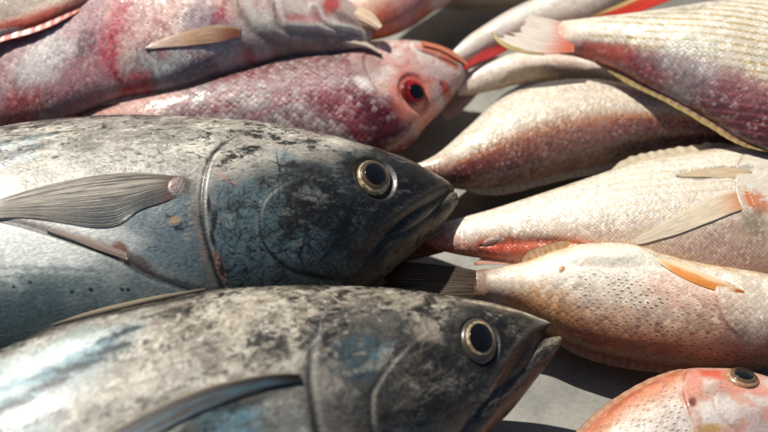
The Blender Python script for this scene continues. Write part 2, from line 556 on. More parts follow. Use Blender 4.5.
def fish_eye(body, parent, c, r_out, r_pup, squash, mats, ang=0.0, dome=0.42, pup_off=(0, 0), lift=0.0, ring=1.42):
    """eyeball dome: tinted rim, iris ring and black pupil, seated in the head; radii in metres, squash = tall/wide"""
    p, n, _ = body.point(*c)
    n = Vector(n)
    X = Vector((math.cos(ang), math.sin(ang), 0)); X = (X - n * X.dot(n)).normalized(); Y = n.cross(X)

    def put(V, o=(0, 0)):
        out = []
        for x, y, z in V:
            q = Vector(p) + X * (x + o[0]) + Y * (y * squash + o[1]) + n * (z + lift)
            out.append(q[:])
        return np.array(out)
    R = r_out
    sph = lambda f: (R * f, R * dome * math.sqrt(max(0.0, 1 - (f * 0.96) ** 2)) - R * 0.12)
    V, F = lathe([(R * 1.02, -R * 0.6)] + [sph(f) for f in (1.0, 0.96, 0.9, 0.82, 0.74, 0.66, 0.58)])
    e = mesh_obj('eye', put(V), F, mats[0], parent)
    f1 = r_pup / R
    prof = [(R * f, sph(f)[1] + 0.00025) for f in np.linspace(f1 * (ring - 0.04), f1 * 0.98, 5)]
    V, F = lathe([(R * f1 * ring, sph(f1)[1] - R * 0.25)] + prof)
    mesh_obj('iris', put(V, pup_off), F, mats[1], e)
    prof = [(r_pup * f, sph(f * f1)[1] + 0.00045) for f in (1.0, 0.95, 0.85, 0.7, 0.5, 0.3, 0.12)]
    V, F = lathe([(r_pup * 1.03, sph(f1)[1] - R * 0.2)] + prof)
    mesh_obj('pupil', put(V, pup_off), F, mats[2], e)
    return e


def edge_fin(name, mat, parent, body, side, p0, p1, h, colf, rays=12, lean=0.0, na=None, seed=1, drop=0.0, scallop=0.07, thick=0.0005, inset=0.0015):
    """a fin standing on the far (+1) or near (-1) edge of a trunk, between two photographed points"""
    E = body.G[:, 0] if side > 0 else body.G[:, body.nt - 1]
    O = body.G[:, 0] - body.G[:, body.nt - 1]
    O = O / (np.linalg.norm(O, axis=1)[:, None] + 1e-9) * side
    pe = pix(E)
    i0 = int(np.argmin(((pe - p0) ** 2).sum(1))); i1 = int(np.argmin(((pe - p1) ** 2).sum(1)))
    na = na or rays * 8
    nl = 16
    t = np.linspace(0, 1, na); l = np.linspace(0, 1, nl)
    f = i0 + (i1 - i0) * t
    R_ = np.stack([np.interp(f, np.arange(len(E)), E[:, c]) for c in range(3)], -1)
    D_ = np.stack([np.interp(f, np.arange(len(E)), O[:, c]) for c in range(3)], -1)
    Tn = np.gradient(R_, axis=0); Tn /= np.linalg.norm(Tn, axis=1)[:, None] + 1e-9
    ph = t * rays + 0.3 * np.sin(t * 9 + seed)
    sc = np.abs((ph % 1.0) - 0.5) * 2
    hh = h * np.clip(np.minimum(t / 0.18, (1 - t) / 0.25), 0, 1) ** 0.6 * (1 - scallop * (1 - sc)) * (0.85 + 0.3 * fbm(t * 7, t * 0, 3, seed))
    G = R_[None] + (D_[None] + lean * Tn[None]) * (hh[None, :, None] * l[:, None, None] + inset * (l[:, None, None] - 1))
    G = G + np.array([0, 0, -1.0]) * (drop * l ** 2)[:, None, None] * (hh / h)[None, :, None]
    N = np.cross(np.gradient(G, axis=0), np.gradient(G, axis=1)); N /= np.linalg.norm(N, axis=2)[..., None] + 1e-12
    if N[..., 2].mean() < 0: N = -N
    Lm = np.broadcast_to(l[:, None], (nl, na)); Tm = np.broadcast_to(t, (nl, na)); Rm = np.broadcast_to(1 - sc, (nl, na))
    G = G + N * (0.00015 * (1 - Rm))[..., None]
    col = colf(Lm, Lm, Rm, fbm(Lm * 3, Tm * rays * 1.5, 4, seed))
    n = nl * na
    V = np.vstack([G.reshape(-1, 3), (G - N * thick).reshape(-1, 3)])
    I = np.arange(n).reshape(nl, na)
    F = np.stack([I[:-1, :-1], I[1:, :-1], I[1:, 1:], I[:-1, 1:]], -1).reshape(-1, 4)
    loop = list(I[0, :]) + list(I[1:, -1]) + list(I[-1, :-1][::-1]) + list(I[1:-1, 0][::-1])
    rim = [[loop[(k + 1) % len(loop)], loop[k], loop[k] + n, loop[(k + 1) % len(loop)] + n] for k in range(len(loop))]
    F = np.vstack([F, (F + n)[:, ::-1], np.array(rim)])
    uv = np.stack([(Lm * h).ravel(), (Tm * np.linalg.norm(R_[-1] - R_[0])).ravel()], -1)
    return mesh_obj(name, V, F, mat, parent, dict(col=np.vstack([col.reshape(-1, 3)] * 2)), np.vstack([uv, uv]))


PUPIL = plain_mat('pupil_black', (13, 12, 11), 0.16, 0.25)

# ------------------------------------------------------------------ the two tunas
TUNA_SKIN = skin_mat('tuna_skin', size=0.0016, edge=0.0, rough=0.34, shingle=0.0, grain=0.00020, grainf=950, coat=0.22, coat_rough=0.22, tint=0.40, stretch=2.0)
TUNA_FIN = fin_mat('tuna_fin', 0.08, 0.42)


def mottle(b, weight, seed, c=(24, 23, 22), f=260, stretch=2.0, edge=0.06):
    """ragged dark flecks of worn skin; weight 0..1 is how much of the skin they take"""
    nz = 0.6 * b.n(f * 1.5, 5, seed, stretch, 0.68) + 0.4 * b.n(f * 0.3, 4, seed + 7, stretch)
    m = sstep(-edge, edge, nz - (0.74 - 0.42 * weight))
    b.paint(m * np.clip(weight * 4, 0, 1), c, 0.88)
    return m


def scratches(b, poly, n, seed, c=(18, 24, 30), w=0.00022, lmin=8, lmax=30, amt=0.8, ang=None, dep=0.0):
    rg = np.random.default_rng(seed)
    P = np.array(poly, float)
    mn, mx = P.min(0), P.max(0)

    def inside(q):
        r = False
        for k in range(len(P)):
            (x0, y0), (x1, y1) = P[k], P[(k + 1) % len(P)]
            if (y0 > q[1]) != (y1 > q[1]) and q[0] < x0 + (q[1] - y0) / (y1 - y0) * (x1 - x0): r = not r
        return r
    k = 0
    while k < n:
        p = mn + rg.random(2) * (mx - mn)
        if not inside(p): continue
        k += 1
        a = rg.random() * math.pi if ang is None else math.radians(ang + rg.normal() * 35)
        L = lmin + (lmax - lmin) * rg.random() ** 2
        d = np.array([math.cos(a), -math.sin(a)]); o = np.array([d[1], -d[0]]) * rg.normal() * L * 0.07
        pts = [p - d * L / 2, p + o, p + d * L / 2]
        b.stroke([tuple(x) for x in pts], w * (0.6 + rg.random() * 0.9), c, amt * (0.4 + 0.6 * rg.random()), dep)


def tuna_rear():
    st = [(-190, 215, -190, 330, 40, 36, 24), (-110, 165, -110, 375, 46, 38, 34), (0, 131, 0, 392, 52, 40, 41), (60, 121.5, 70, 388, 53, 40, 42), (130, 117.5, 150, 372, 53, 40, 42),
          (200, 120, 225, 352, 53, 40, 41), (256, 124, 290, 327, 52, 40, 38), (310, 133.5, 336, 305, 50, 39, 34), (355, 144, 368, 283, 48, 38, 28.5),
          (396, 156, 404, 258, 46, 38, 21), (425, 170, 430, 229, 44, 38, 13.5), (446, 181, 448, 205, 42, 39, 6.5), (455, 188, 455, 195, 41, 40, 1.8)]
    b = Body(st, nu=1150, nt=330, nb=50, dense=0.8)
    # lower jaw: its own loft under the mouth slit
    jw = Body([(322, 250, 340, 302, 41, 36, 12), (368, 230, 374, 285, 43, 37, 15), (398, 213, 402, 262.5, 43, 38, 13), (425, 199, 430, 237, 42, 38, 8.5),
               (444, 192, 449, 217, 41.5, 38.5, 5.5), (456, 192.5, 458, 203, 40.5, 39.5, 1.8)], nu=340, nt=150, nb=30)
    ty = b.q
    wob = (b.n(45, 4, 3) - 0.5)
    qv = ty + 0.35 * wob
    b.ramp(qv, [(-1, (150, 160, 164)), (-0.75, (132, 142, 146)), (-0.35, (126, 138, 144)), (-0.05, (158, 163, 163)), (0.18, (182, 178, 170)), (0.55, (196, 190, 180)), (0.85, (150, 146, 138)), (1, (70, 68, 66))])
    # mother-of-pearl patches on the back and the pale blue strokes near the left edge
    b.paint(sstep(0.5, 0.7, b.n(70, 4, 21, 2.2)) * sstep(0.0, 0.4, ty), (214, 208, 197), 0.75)
    b.paint(sstep(0.55, 0.68, b.n(300, 4, 22, 2)) * sstep(0.0, 0.3, ty), (226, 222, 214), 0.6)
    b.paint(sstep(0.52, 0.66, b.n(150, 4, 24, 1.6)) * sstep(-0.1, 0.3, ty), (140, 135, 126), 0.5)
    for (p, c) in (([(-25, 158), (20, 143), (62, 134)], (205, 222, 230)), ([(-25, 150), (25, 138), (70, 131)], (62, 84, 96)), ([(-20, 167), (14, 154), (48, 143)], (90, 116, 128)), ([(-30, 178), (5, 164), (40, 153)], (200, 216, 224))):
        b.paint(b.line(p, 0.0022, warp=0.004), c, 0.7)
    b.paint(sstep(0.60, 0.68, b.n(700, 4, 25, 2.2)) * sstep(0.0, 0.3, ty) * sstep(0.3, 0.6, b.n(60, 3, 26)), (58, 54, 48), 0.65)
    b.paint(sstep(0.55, 0.68, b.n(90, 5, 27, 2.0)) * sstep(0.1, 0.4, ty), (136, 130, 120), 0.5)
    # the flank under the fin: cool, slightly darker toward the belly line, pale patch brightened against the shade there
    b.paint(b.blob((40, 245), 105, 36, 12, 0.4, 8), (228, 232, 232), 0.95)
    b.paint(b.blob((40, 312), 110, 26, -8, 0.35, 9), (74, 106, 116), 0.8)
    b.paint(b.blob((150, 280), 70, 22, 10, 0.4, 19), (112, 132, 140), 0.6)
    b.paint(b.blob((178, 232), 42, 36, 0, 0.5, 10), (98, 128, 146), 0.7)
    for y in (268, 276, 284, 293):
        b.paint(b.line([(-40, y + 4), (40, y), (110, y + 4)], 0.0008, warp=0.003, seed=y), (84, 116, 130), 0.45)
    for (x, y) in ((72, 292), (91, 290), (122, 289), (128, 289.5), (30, 282), (14, 287)):
        b.paint(b.blob((x, y), 2.2, 1.2, 0, 0.4), (30, 36, 40), 0.9)
    # head: charcoal and teal
    head = b.region([(224, 300), (210, 262), (206, 215), (222, 180), (262, 165), (330, 152), (380, 148), (430, 165), (470, 190), (470, 215), (430, 240), (380, 300)], 0.009, 0.010, 60, 12)
    b.paint(head, (52, 64, 70), 0.92)
    b.paint(b.blob((240, 235), 32, 46, 0, 0.5, 30), (84, 120, 134), 0.85)
    b.paint(b.blob((318, 226), 55, 46, 0, 0.35, 31), (36, 41, 44), 0.85)
    for (c, rx, ry, a) in (((290, 262), 26, 10, 15), ((308, 240), 20, 8, -30), ((235, 262), 20, 16, 0), ((272, 206), 9, 22, 0), ((335, 265), 26, 7, 0), ((250, 205), 16, 14, 0)):
        b.paint(b.blob(c, rx * 1.15, ry * 1.15, a, 1.1, int(c[0]), 220, 0.6), (92, 132, 146), 0.55)
    b.paint(b.blob((268, 142), 34, 14, 8, 0.5, 33), (176, 168, 160), 0.75)
    b.paint(b.blob((318, 152), 24, 9, 14, 0.5, 34), (158, 150, 142), 0.65)
    b.paint(b.blob((283, 155), 15, 6, 8, 0.5, 38), (120, 152, 164), 0.5)
    b.paint(b.blob((418, 182), 44, 22, 26, 0.4, 35), (34, 34, 32), 0.9)
    b.paint(b.blob((395, 215), 34, 18, -35, 0.4, 36), (38, 38, 37), 0.85)
    # dark worn patches: back edge, nape, snout
    wt = 0.62 * sstep(0.62, 0.92, ty) + 0.34 * b.blob((205, 138), 50, 18, 10, 0.5, 40) + 0.42 * b.blob((268, 132), 46, 14, 6, 0.4, 41) + 0.45 * b.blob((235, 160), 24, 10, -40, 0.4, 47) \
        + 0.45 * b.blob((345, 190), 74, 36, 10, 0.3, 42) + 0.5 * b.blob((410, 175), 40, 18, 26, 0.3, 43) + 0.25 * b.blob((310, 240), 50, 40, 0, 0.3, 44) + 0.22 * b.blob((100, 125), 90, 9, 0, 0.3, 45) \
        + 0.26 * b.blob((175, 215), 26, 22, 0, 0.4, 46)
    mottle(b, np.clip(wt, 0, 0.8), 50)
    mottle(b, np.clip(wt * 0.7, 0, 0.8), 58, (24, 30, 36), 500, 1.2)
    b.paint(sstep(0.60, 0.74, b.n(420, 5, 61, 1.3)) * sstep(0.02, 0.3, wt) * (1 - 0.75 * head), (172, 164, 150), 0.6)
    b.paint(head * sstep(0.58, 0.70, b.n(130, 5, 65, 1.5)) * (1 - b.blob((400, 190), 70, 44, 20, 0.3, 66)), (150, 156, 156), 0.5)
    b.paint(head * sstep(0.62, 0.72, b.n(380, 4, 67, 2.2)), (136, 136, 130), 0.4)
    # gill opening, gill cover edge and cheek line
    gill = [(246, 134), (222, 147), (209, 166), (203.5, 196), (205, 227), (212, 254), (222, 280), (228, 296)]
    D, SG, t = b.curve(gill, 60)
    side = sstep(-0.0012, 0.0016, SG)
    b.disp += 0.0011 * side * np.exp(-np.clip(SG, 0, 1) / 0.012) * (D < 0.03) * np.clip(np.minimum(t, 1 - t) * 6, 0, 1)
    b.paint(np.exp(-((SG + 0.0010) / 0.0011) ** 2) * np.clip(t * 5, 0.3, 1), (14, 15, 16), 0.95)
    b.paint(np.exp(-((SG + 0.0036 + 0.006 * (b.n(120, 3, 62) - 0.5)) / 0.0016) ** 2) * sstep(0.25, 0.5, t) * (1 - sstep(0.93, 1, t)), (150, 126, 114), 0.6)
    b.paint(np.exp(-((SG - 0.0012) / 0.0010) ** 2) * sstep(0.2, 0.45, t), (170, 158, 148), 0.45)
    for (x_, y_, rx_, ry_, a_) in ((214, 221, 2.6, 9, 12), (213, 240, 2.2, 7, -14), (209, 205, 1.6, 8, 0)):
        b.paint(b.blob((x_, y_), rx_, ry_, a_, 0.5, 77, 300), (38, 26, 24), 0.9)
    b.paint(b.blob((219, 264), 4, 9, -18, 0.5, 78), (186, 120, 106), 0.75)
    b.paint(b.blob((228, 180), 13, 2.5, 25, 0.3), (186, 150, 134), 0.7)
    cheek = [(318, 175), (290, 182), (268, 198), (260.5, 221), (266, 246), (287, 266), (317, 275), (345, 276), (368, 271)]
    D, SG, t = b.curve(cheek, 60)
    b.disp += 0.0006 * sstep(-0.0010, 0.0012, SG) * np.exp(-np.clip(SG, 0, 1) / 0.01) * (D < 0.02) * np.clip(np.minimum(t, 1 - t) * 7, 0, 1)
    b.paint(np.exp(-((SG + 0.0004) / 0.0006) ** 2) * np.clip(np.minimum(t, 1 - t) * 7, 0, 1), (22, 26, 30), 0.85)
    b.paint(np.exp(-((SG + 0.0018) / 0.0008) ** 2) * np.clip(np.minimum(t, 1 - t) * 7, 0, 1), (126, 150, 158), 0.5)
    headpoly = [(215, 290), (210, 200), (235, 175), (290, 160), (350, 190), (395, 200), (380, 250), (350, 285)]
    scratches(b, headpoly, 330, 70, dep=0.00003)
    mottle(b, np.clip(0.36 * head * (ty > -2), 0, 0.8), 59, (26, 32, 38), 340, 1.0)
    scratches(b, headpoly, 110, 71, (122, 146, 154), 0.00016, 5, 16, 0.35)
    scratches(b, [(262, 180), (350, 172), (440, 185), (400, 230), (360, 280), (280, 260)], 75, 72, (14, 16, 18), 0.0003, 8, 40, 0.8, 35, 0.00005)
    scratches(b, [(140, 190), (200, 190), (205, 280), (150, 270)], 50, 73, (40, 52, 60), 0.0002, 5, 16, 0.6)
    scratches(b, [(0, 140), (240, 130), (300, 140), (200, 180), (0, 200)], 130, 74, (232, 228, 220), 0.0002, 4, 16, 0.6, 8)
    scratches(b, [(100, 122), (260, 126), (330, 150), (220, 170), (130, 150)], 70, 75, (60, 56, 50), 0.00022, 4, 14, 0.6, 10)
    b.disp += 0.0006 * b.blob((178, 187), 12, 12, 0, 0.4, 63)
    b.paint(b.blob((178, 186), 12, 10, 0, 0.5, 63), (104, 84, 78), 0.85)
    b.paint(b.blob((172, 183), 5, 6, 0, 0.5, 64), (150, 92, 80), 0.8)
    # belly seam with the raw pink spot
    groove = [(-40, 214), (22, 225), (74, 241), (115, 257), (148, 275), (193, 290), (225, 298)]
    D, SG, t = b.curve(groove, 50)
    b.paint(np.exp(-((SG - 0.0022) / 0.0024) ** 2) * (1 - sstep(0.6, 0.95, t)), (158, 142, 132), 0.8)
    b.paint(np.exp(-((SG + 0.0006) / 0.0007) ** 2), (58, 56, 56), 0.75)
    b.disp -= 0.0010 * np.exp(-(SG / 0.0012) ** 2) * (D < 0.02)
    b.paint(b.blob((119, 248), 8, 7, 20, 0.5), (158, 96, 84), 0.9)
    b.paint(b.blob((122, 257), 3, 4, 0, 0.3), (222, 196, 172), 0.9)
    b.paint(b.blob((138, 262), 14, 5, 25, 0.5), (92, 80, 74), 0.7)
    b.paint(b.blob((175, 220), 6.5, 3.2, -12, 0.4), (188, 158, 112), 0.9)
    b.paint(b.blob((95, 187), 2, 1.3, 0, 0.2), (40, 38, 36), 0.8)
    # eye socket and nostril
    d = b.blob((375, 176), 21, 20, 0, 0, 1, soft=0.12)
    b.paint(b.blob((375, 176), 24, 22, 0, 0.15, 1, soft=0.25), (62, 58, 52), 0.7)
    b.disp -= 0.0016 * d
    b.paint(b.blob((352, 166), 7, 13, 10, 0.4), (40, 38, 36), 0.7)
    b.paint(b.blob((420, 178), 2.0, 1.4, 0, 0.1), (8, 8, 8), 0.95)
    # mouth edge on the upper jaw, cheek bone ahead of the eye
    lip = [(455, 189.5), (438, 198), (418, 209), (398, 224), (378, 241), (366, 252)]
    D, SG, t = b.curve(lip, 50)
    b.paint(np.exp(-((np.abs(SG) - 0.0) / 0.0012) ** 2) * (1 - sstep(0.75, 1, t)), (16, 15, 14), 0.9)
    b.paint(np.exp(-((D - 0.0034) / 0.0012) ** 2) * (1 - sstep(0.6, 1, t)), (112, 104, 92), 0.55)
    b.disp -= 0.0012 * np.exp(-(D / 0.0015) ** 2) * (1 - sstep(0.75, 1, t))
    b.paint(b.line([(449, 180), (430, 171), (404, 159), (380, 150)], 0.0009, warp=0.001), (150, 138, 116), 0.6)
    b.paint(b.blob((452, 187), 6, 3, 25, 0.3), (150, 134, 108), 0.75)
    b.rough[:] = 0.5 + 0.16 * head - 0.05 * sstep(0.3, 0.5, b.n(40, 3, 90))
    # jaw paint
    jw.fill((70, 66, 60))
    jw.paint(sstep(-0.3, 0.9, jw.q), (48, 47, 45), 0.9)
    jw.paint(sstep(0.2, 0.9, -jw.q), (118, 108, 92), 0.75)
    jw.paint(jw.blob((455, 199), 9, 8, 0, 0.3), (160, 142, 112), 0.8)
    jw.paint(jw.line([(456, 205), (430, 234), (402, 259), (376, 281)], 0.0016, warp=0.003), (150, 132, 104), 0.7)
    jw.paint(jw.line([(457, 196), (440, 203), (420, 216), (398, 232)], 0.0010), (138, 122, 98), 0.7)
    mottle(jw, np.clip(0.36 + 0 * jw.q, 0, 1), 91, (34, 33, 32), 600)
    scratches(jw, [(450, 200), (400, 232), (372, 250), (376, 276), (430, 232)], 40, 92, (18, 18, 18), 0.00025, 6, 20, 0.8, 40)
    jw.rough[:] = 0.6
    t_ = thing('tuna', 'blue-grey tuna behind the nearest tuna, long striped fin spread on its flank, mouth shut', (-0.04, 0.0, 0), 'tunas on the steel table')
    for y_ in (b, jw):
        y_.scale[:] = 0
        y_.col = (0.66 * y_.col + 0.34 * y_.col.mean(1, keepdims=True)) * np.array([0.97, 0.96, 0.92])
        y_.col = y_.col ** 1.32 * 1.3
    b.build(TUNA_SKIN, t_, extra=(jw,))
    gold = skin_eye((84, 66, 46))
    fish_eye(b, t_, (375, 176), 0.0082, 0.0052, 1.15, (plain_mat('eye_rim_gold', (156, 140, 108), 0.34, 0.3, 0.0, 0.6, 500), gold, PUPIL), -0.2, 0.4, (-0.0004, 0.0003), lift=-0.0008, ring=1.38)

    def pc(l, t, r, n):
        c = mixc((52, 47, 42), (182, 171, 156), sstep(0.30, 0.66, 0.8 * n + 0.2 * r))
        e = sstep(0.3, 0.75, t + 0.6 * (n - 0.5)) * sstep(0.85, 0.3, l)
        c = c * (1 - e[..., None] * 0.85) + lin((30, 48, 56)) * e[..., None] * 0.85
        e = np.exp(-(t / 0.05) ** 2) * 0.8
        c = c * (1 - e[..., None]) + lin((126, 112, 100)) * e[..., None]
        e = sstep(0.14, 0.0, l) * 0.85
        c = c * (1 - e[..., None]) + lin((112, 78, 70)) * e[..., None]
        e = sstep(0.58, 0.72, n) * 0.5 * sstep(0.3, 0.6, t)
        return c * (1 - e[..., None]) + lin((44, 44, 46)) * e[..., None]
    patch('pectoral_fin', TUNA_FIN, t_, [(180, 177), (162, 175), (130, 173), (83, 178), (33, 189.5), (-10, 203), (-58, 222)], [(176, 197), (158, 205), (136, 212), (120, 226), (92, 228), (50, 221), (10, 218), (-40, 221)], pc,
          body=b, lift=0.0004, rays=26, nl=90, ridge=0.00018, thick=0.0005, ragged=0.06, mids=[(181, 187), (160, 189), (130, 198), (92, 203), (46, 206), (0, 210), (-50, 221)], seed=3)
    patch('pelvic_fin', TUNA_FIN, t_, [(126, 252), (104, 244), (76, 236), (46, 229)], [(128, 260), (104, 252), (76, 241.5), (46, 231)],
          lambda l, t, r, n: mixc((132, 112, 100), (184, 168, 154), np.clip(1.1 - t + 0.6 * (n - 0.5), 0, 1)), body=b, lift=0.0003, rays=6, nl=40, ridge=0.0002, thick=0.0004, seed=5)
    return t_


def skin_eye(c):
    return plain_mat('iris_ring', c, 0.3, 0.6, 0.0, 0.3, 1800)


def tuna_front():
    st = [(-230, 455, -230, 640, 50, 40, 26), (-120, 398, -120, 680, 58, 44, 38), (0, 350, 0, 690, 64, 46, 45), (70, 320, 90, 672, 66, 46, 47), (132, 303, 165, 640, 66, 46, 47), (190, 293, 240, 600, 65, 46, 46),
          (242, 287.5, 305, 558, 64, 46, 43), (300, 285.5, 372, 520, 62, 45, 40), (363, 287, 425, 482, 60, 45, 35), (413, 291, 462, 450, 58, 44, 30),
          (455, 297.5, 495, 420, 56, 44, 24), (497, 305.5, 523, 382, 54, 44, 16.5), (530, 314.5, 540, 347, 52, 46, 8.5), (548, 321, 549, 330.5, 51, 49, 2.8), (552.5, 323.5, 552, 326, 50, 50, 0.9)]
    b = Body(st, nu=1000, nt=330, nb=50, dense=0.8)
    jw = Body([(415, 420, 450, 480, 47, 41, 12), (460, 395, 486, 437, 49, 42, 16), (485, 374, 510, 412, 50, 43, 13), (507, 357, 532, 384, 50, 44, 9.5), (528, 343, 547, 365, 50, 45.5, 6.4), (546, 338.5, 557, 350.5, 49.5, 47, 3.8), (559.5, 336, 562.5, 341, 49.5, 48.5, 1.2)], nu=340, nt=150, nb=30)
    ty = b.q
    qv = ty + 0.3 * (b.n(40, 4, 103) - 0.5)
    b.ramp(qv, [(-1, (176, 180, 180)), (-0.4, (152, 158, 160)), (0.1, (168, 162, 152)), (0.45, (188, 178, 162)), (0.75, (180, 170, 154)), (0.93, (120, 112, 100)), (1, (76, 72, 66))])
    b.paint(sstep(0.48, 0.68, b.n(60, 4, 121, 1.6)), (206, 198, 186), 0.7)
    b.paint(sstep(0.52, 0.66, b.n(260, 4, 122, 1.5)), (216, 210, 200), 0.5)
    b.paint(sstep(0.52, 0.66, b.n(170, 4, 124, 1.4)), (126, 116, 104), 0.5)
    # pale blue shoulder with teal slashes
    pale = b.region([(-80, 420), (-60, 388), (0, 358), (60, 335), (110, 322), (146, 318), (140, 336), (112, 360), (84, 388), (62, 430), (40, 480), (-80, 500)], 0.012, 0.014, 50, 130)
    b.paint(pale, (158, 182, 192), 0.9)
    b.paint(pale * sstep(0.5, 0.7, b.n(45, 4, 131, 2.5)), (214, 226, 230), 0.8)
    for k, (x, y) in enumerate(((138, 328), (128, 345), (100, 362), (64, 381), (32, 400), (66, 412), (8, 425))):
        L = 26 + 8 * (k % 3)
        b.paint(b.line([(x + 6, y - 3), (x - L * 0.5, y + 4), (x - L, y + 10), (x - L * 1.7, y + 18)], 0.0026, warp=0.004, seed=k), (36, 66, 78), 0.95)
        b.paint(b.line([(x - L, y + 12), (x - 2 * L, y + 22), (x - 3 * L, y + 36)], 0.0026, warp=0.005, seed=k + 9), (140, 182, 198), 0.8)
    b.paint(b.blob((230, 420), 40, 22, -22, 0.5, 182), (96, 150, 172), 0.85)
    b.paint(b.blob((252, 396), 54, 8, -22, 0.4, 183), (40, 52, 58), 0.85)  # this and the next blob: shadow below the side fin, painted on
    b.paint(b.blob((200, 428), 26, 10, -22, 0.5, 184), (52, 84, 98), 0.7)
    b.paint(b.blob((282, 410), 16, 20, -10, 0.5, 185), (150, 152, 152), 0.6)
    # head
    head = b.region([(318, 470), (306, 400), (312, 350), (330, 318), (400, 310), (430, 318), (480, 302), (560, 310), (565, 340), (470, 450), (380, 520)], 0.010, 0.012, 55, 140)
    b.paint(head, (80, 78, 74), 0.85)
    b.paint(b.blob((358, 358), 34, 22, -35, 0.5, 141), (62, 98, 112), 0.9)
    b.paint(b.blob((382, 352), 14, 5, -40, 0.3, 142), (112, 150, 166), 0.8)
    b.paint(b.blob((330, 400), 22, 30, 0, 0.5, 143), (134, 130, 128), 0.75)
    b.paint(b.blob((440, 398), 46, 26, -35, 0.45, 144), (100, 93, 86), 0.8)
    b.paint(b.blob((430, 330), 24, 13, -35, 0.4, 145), (172, 160, 148), 0.8)
    b.paint(b.blob((395, 300), 30, 9, 5, 0.4, 146), (160, 148, 132), 0.6)
    b.paint(b.blob((520, 330), 36, 20, 12, 0.4, 147), (36, 35, 33), 0.92)
    b.paint(b.blob((476, 310), 26, 8, 8, 0.4, 151), (40, 38, 36), 0.85)
    b.paint(b.blob((505, 358), 26, 13, -45, 0.4, 148), (52, 49, 45), 0.85)
    wt = 0.60 * sstep(0.66, 0.94, ty) + 0.36 * b.blob((365, 305), 60, 16, 6, 0.5, 149) + 0.5 * b.blob((322, 338), 18, 26, 20, 0.5, 150) + 0.5 * b.blob((470, 320), 60, 24, 10, 0.4, 152) + 0.45 * b.blob((520, 338), 36, 24, 10, 0.3, 153) \
        + 0.32 * b.blob((470, 385), 50, 24, -45, 0.4, 154) + 0.30 * b.blob((240, 330), 130, 34, -10, 0.5, 155) + 0.35 * b.blob((272, 352), 20, 16, -30, 0.5, 156) + 0.42 * b.blob((175, 312), 34, 7, -16, 0.4, 157)
    mottle(b, np.clip(wt, 0, 0.85), 160, (44, 38, 34), 300, 1.3)
    b.paint(sstep(0.54, 0.66, b.n(520, 4, 164, 1.3)) * (1 - pale), (112, 98, 84), 0.45)
    b.paint(sstep(0.60, 0.68, b.n(640, 4, 165, 1.8)) * (1 - pale) * sstep(0.35, 0.6, b.n(60, 3, 166)), (52, 46, 40), 0.7)
    b.paint(sstep(0.56, 0.68, b.n(110, 5, 167, 1.6)) * (1 - pale), (124, 112, 98), 0.5)
    mottle(b, np.clip(wt * 0.75, 0, 0.8), 168, (28, 27, 27), 420, 1.2)
    b.paint(sstep(0.60, 0.74, b.n(300, 5, 161, 1.6)) * sstep(0.02, 0.3, wt), (182, 172, 156), 0.6)
    b.paint(head * sstep(0.54, 0.68, b.n(110, 5, 186, 1.5)) * (1 - b.blob((515, 335), 56, 40, 20, 0.3, 187)), (176, 168, 158), 0.55)
    b.paint(head * sstep(0.60, 0.70, b.n(120, 5, 188, 1.8)), (40, 38, 36), 0.7)
    gill = [(338, 312), (322, 328), (314, 350), (312, 380), (315, 410), (320, 440), (330, 480)]
    D, SG, t = b.curve(gill, 50)
    b.disp += 0.0007 * sstep(-0.0016, 0.0022, SG) * np.exp(-np.clip(SG, 0, 1) / 0.02) * (D < 0.03) * np.clip(np.minimum(t, 1 - t) * 6, 0, 1)
    b.paint(np.exp(-((SG + 0.0012) / 0.0016) ** 2), (40, 38, 38), 0.8)
    b.paint(np.exp(-((SG - 0.0014) / 0.0012) ** 2) * sstep(0.1, 0.4, t), (186, 178, 168), 0.3)
    cheek = [(440, 326), (416, 342), (396, 362), (380, 385), (374, 400), (376, 428), (388, 455)]
    D, SG, t = b.curve(cheek, 50)
    b.disp += 0.0006 * sstep(-0.0012, 0.0006, SG) * np.exp(-np.clip(SG, 0, 1) / 0.012) * (D < 0.02) * np.clip(np.minimum(t, 1 - t) * 7, 0, 1)
    b.paint(np.exp(-((SG + 0.0006 + 0.002 * (b.n(160, 3, 180) - 0.5)) / 0.0011) ** 2) * sstep(0.3, 0.6, t) * sstep(0.3, 0.6, b.n(90, 3, 181)), (170, 162, 150), 0.55)
    b.paint(np.exp(-((SG + 0.0022) / 0.0010) ** 2) * sstep(0.2, 0.5, t), (52, 50, 48), 0.6)
    scratches(b, [(330, 330), (420, 320), (440, 400), (380, 430), (325, 420)], 150, 170, (40, 44, 48), 0.0003, 8, 26, 0.6, None, 0.00003)
    scratches(b, [(430, 350), (540, 340), (480, 410), (400, 430)], 220, 171, (26, 25, 24), 0.0003, 8, 30, 0.75, 20, 0.00004)
    scratches(b, [(390, 340), (440, 350), (470, 410), (390, 430)], 70, 173, (176, 166, 152), 0.00022, 10, 30, 0.4, 28)
    scratches(b, [(130, 310), (300, 290), (400, 300), (300, 360), (140, 390)], 150, 172, (226, 218, 206), 0.00025, 4, 16, 0.55, 12)
    d = b.blob((480, 339.5), 20, 22, 0, 0, 1, soft=0.12)
    b.paint(b.blob((478, 339), 26, 27, 0, 0.2, 1, soft=0.3), (46, 43, 40), 0.75)
    b.disp -= 0.0016 * d
    b.paint(b.blob((449, 331), 7, 17, 12, 0.4), (36, 34, 32), 0.75)
    b.paint(b.blob((520, 331), 2.2, 1.5, 0, 0.1), (8, 8, 8), 0.95)
    lip = [(552, 326), (541, 335), (530, 345), (515, 366), (500, 390), (484, 414)]
    D, SG, t = b.curve(lip, 40)
    b.paint(np.exp(-(D / 0.0016) ** 2) * (1 - sstep(0.8, 1, t)), (20, 18, 17), 0.9)
    b.paint(np.exp(-((D - 0.004) / 0.0012) ** 2) * (1 - sstep(0.6, 1, t)), (140, 130, 116), 0.5)
    b.disp -= 0.0012 * np.exp(-(D / 0.0016) ** 2) * (1 - sstep(0.8, 1, t))
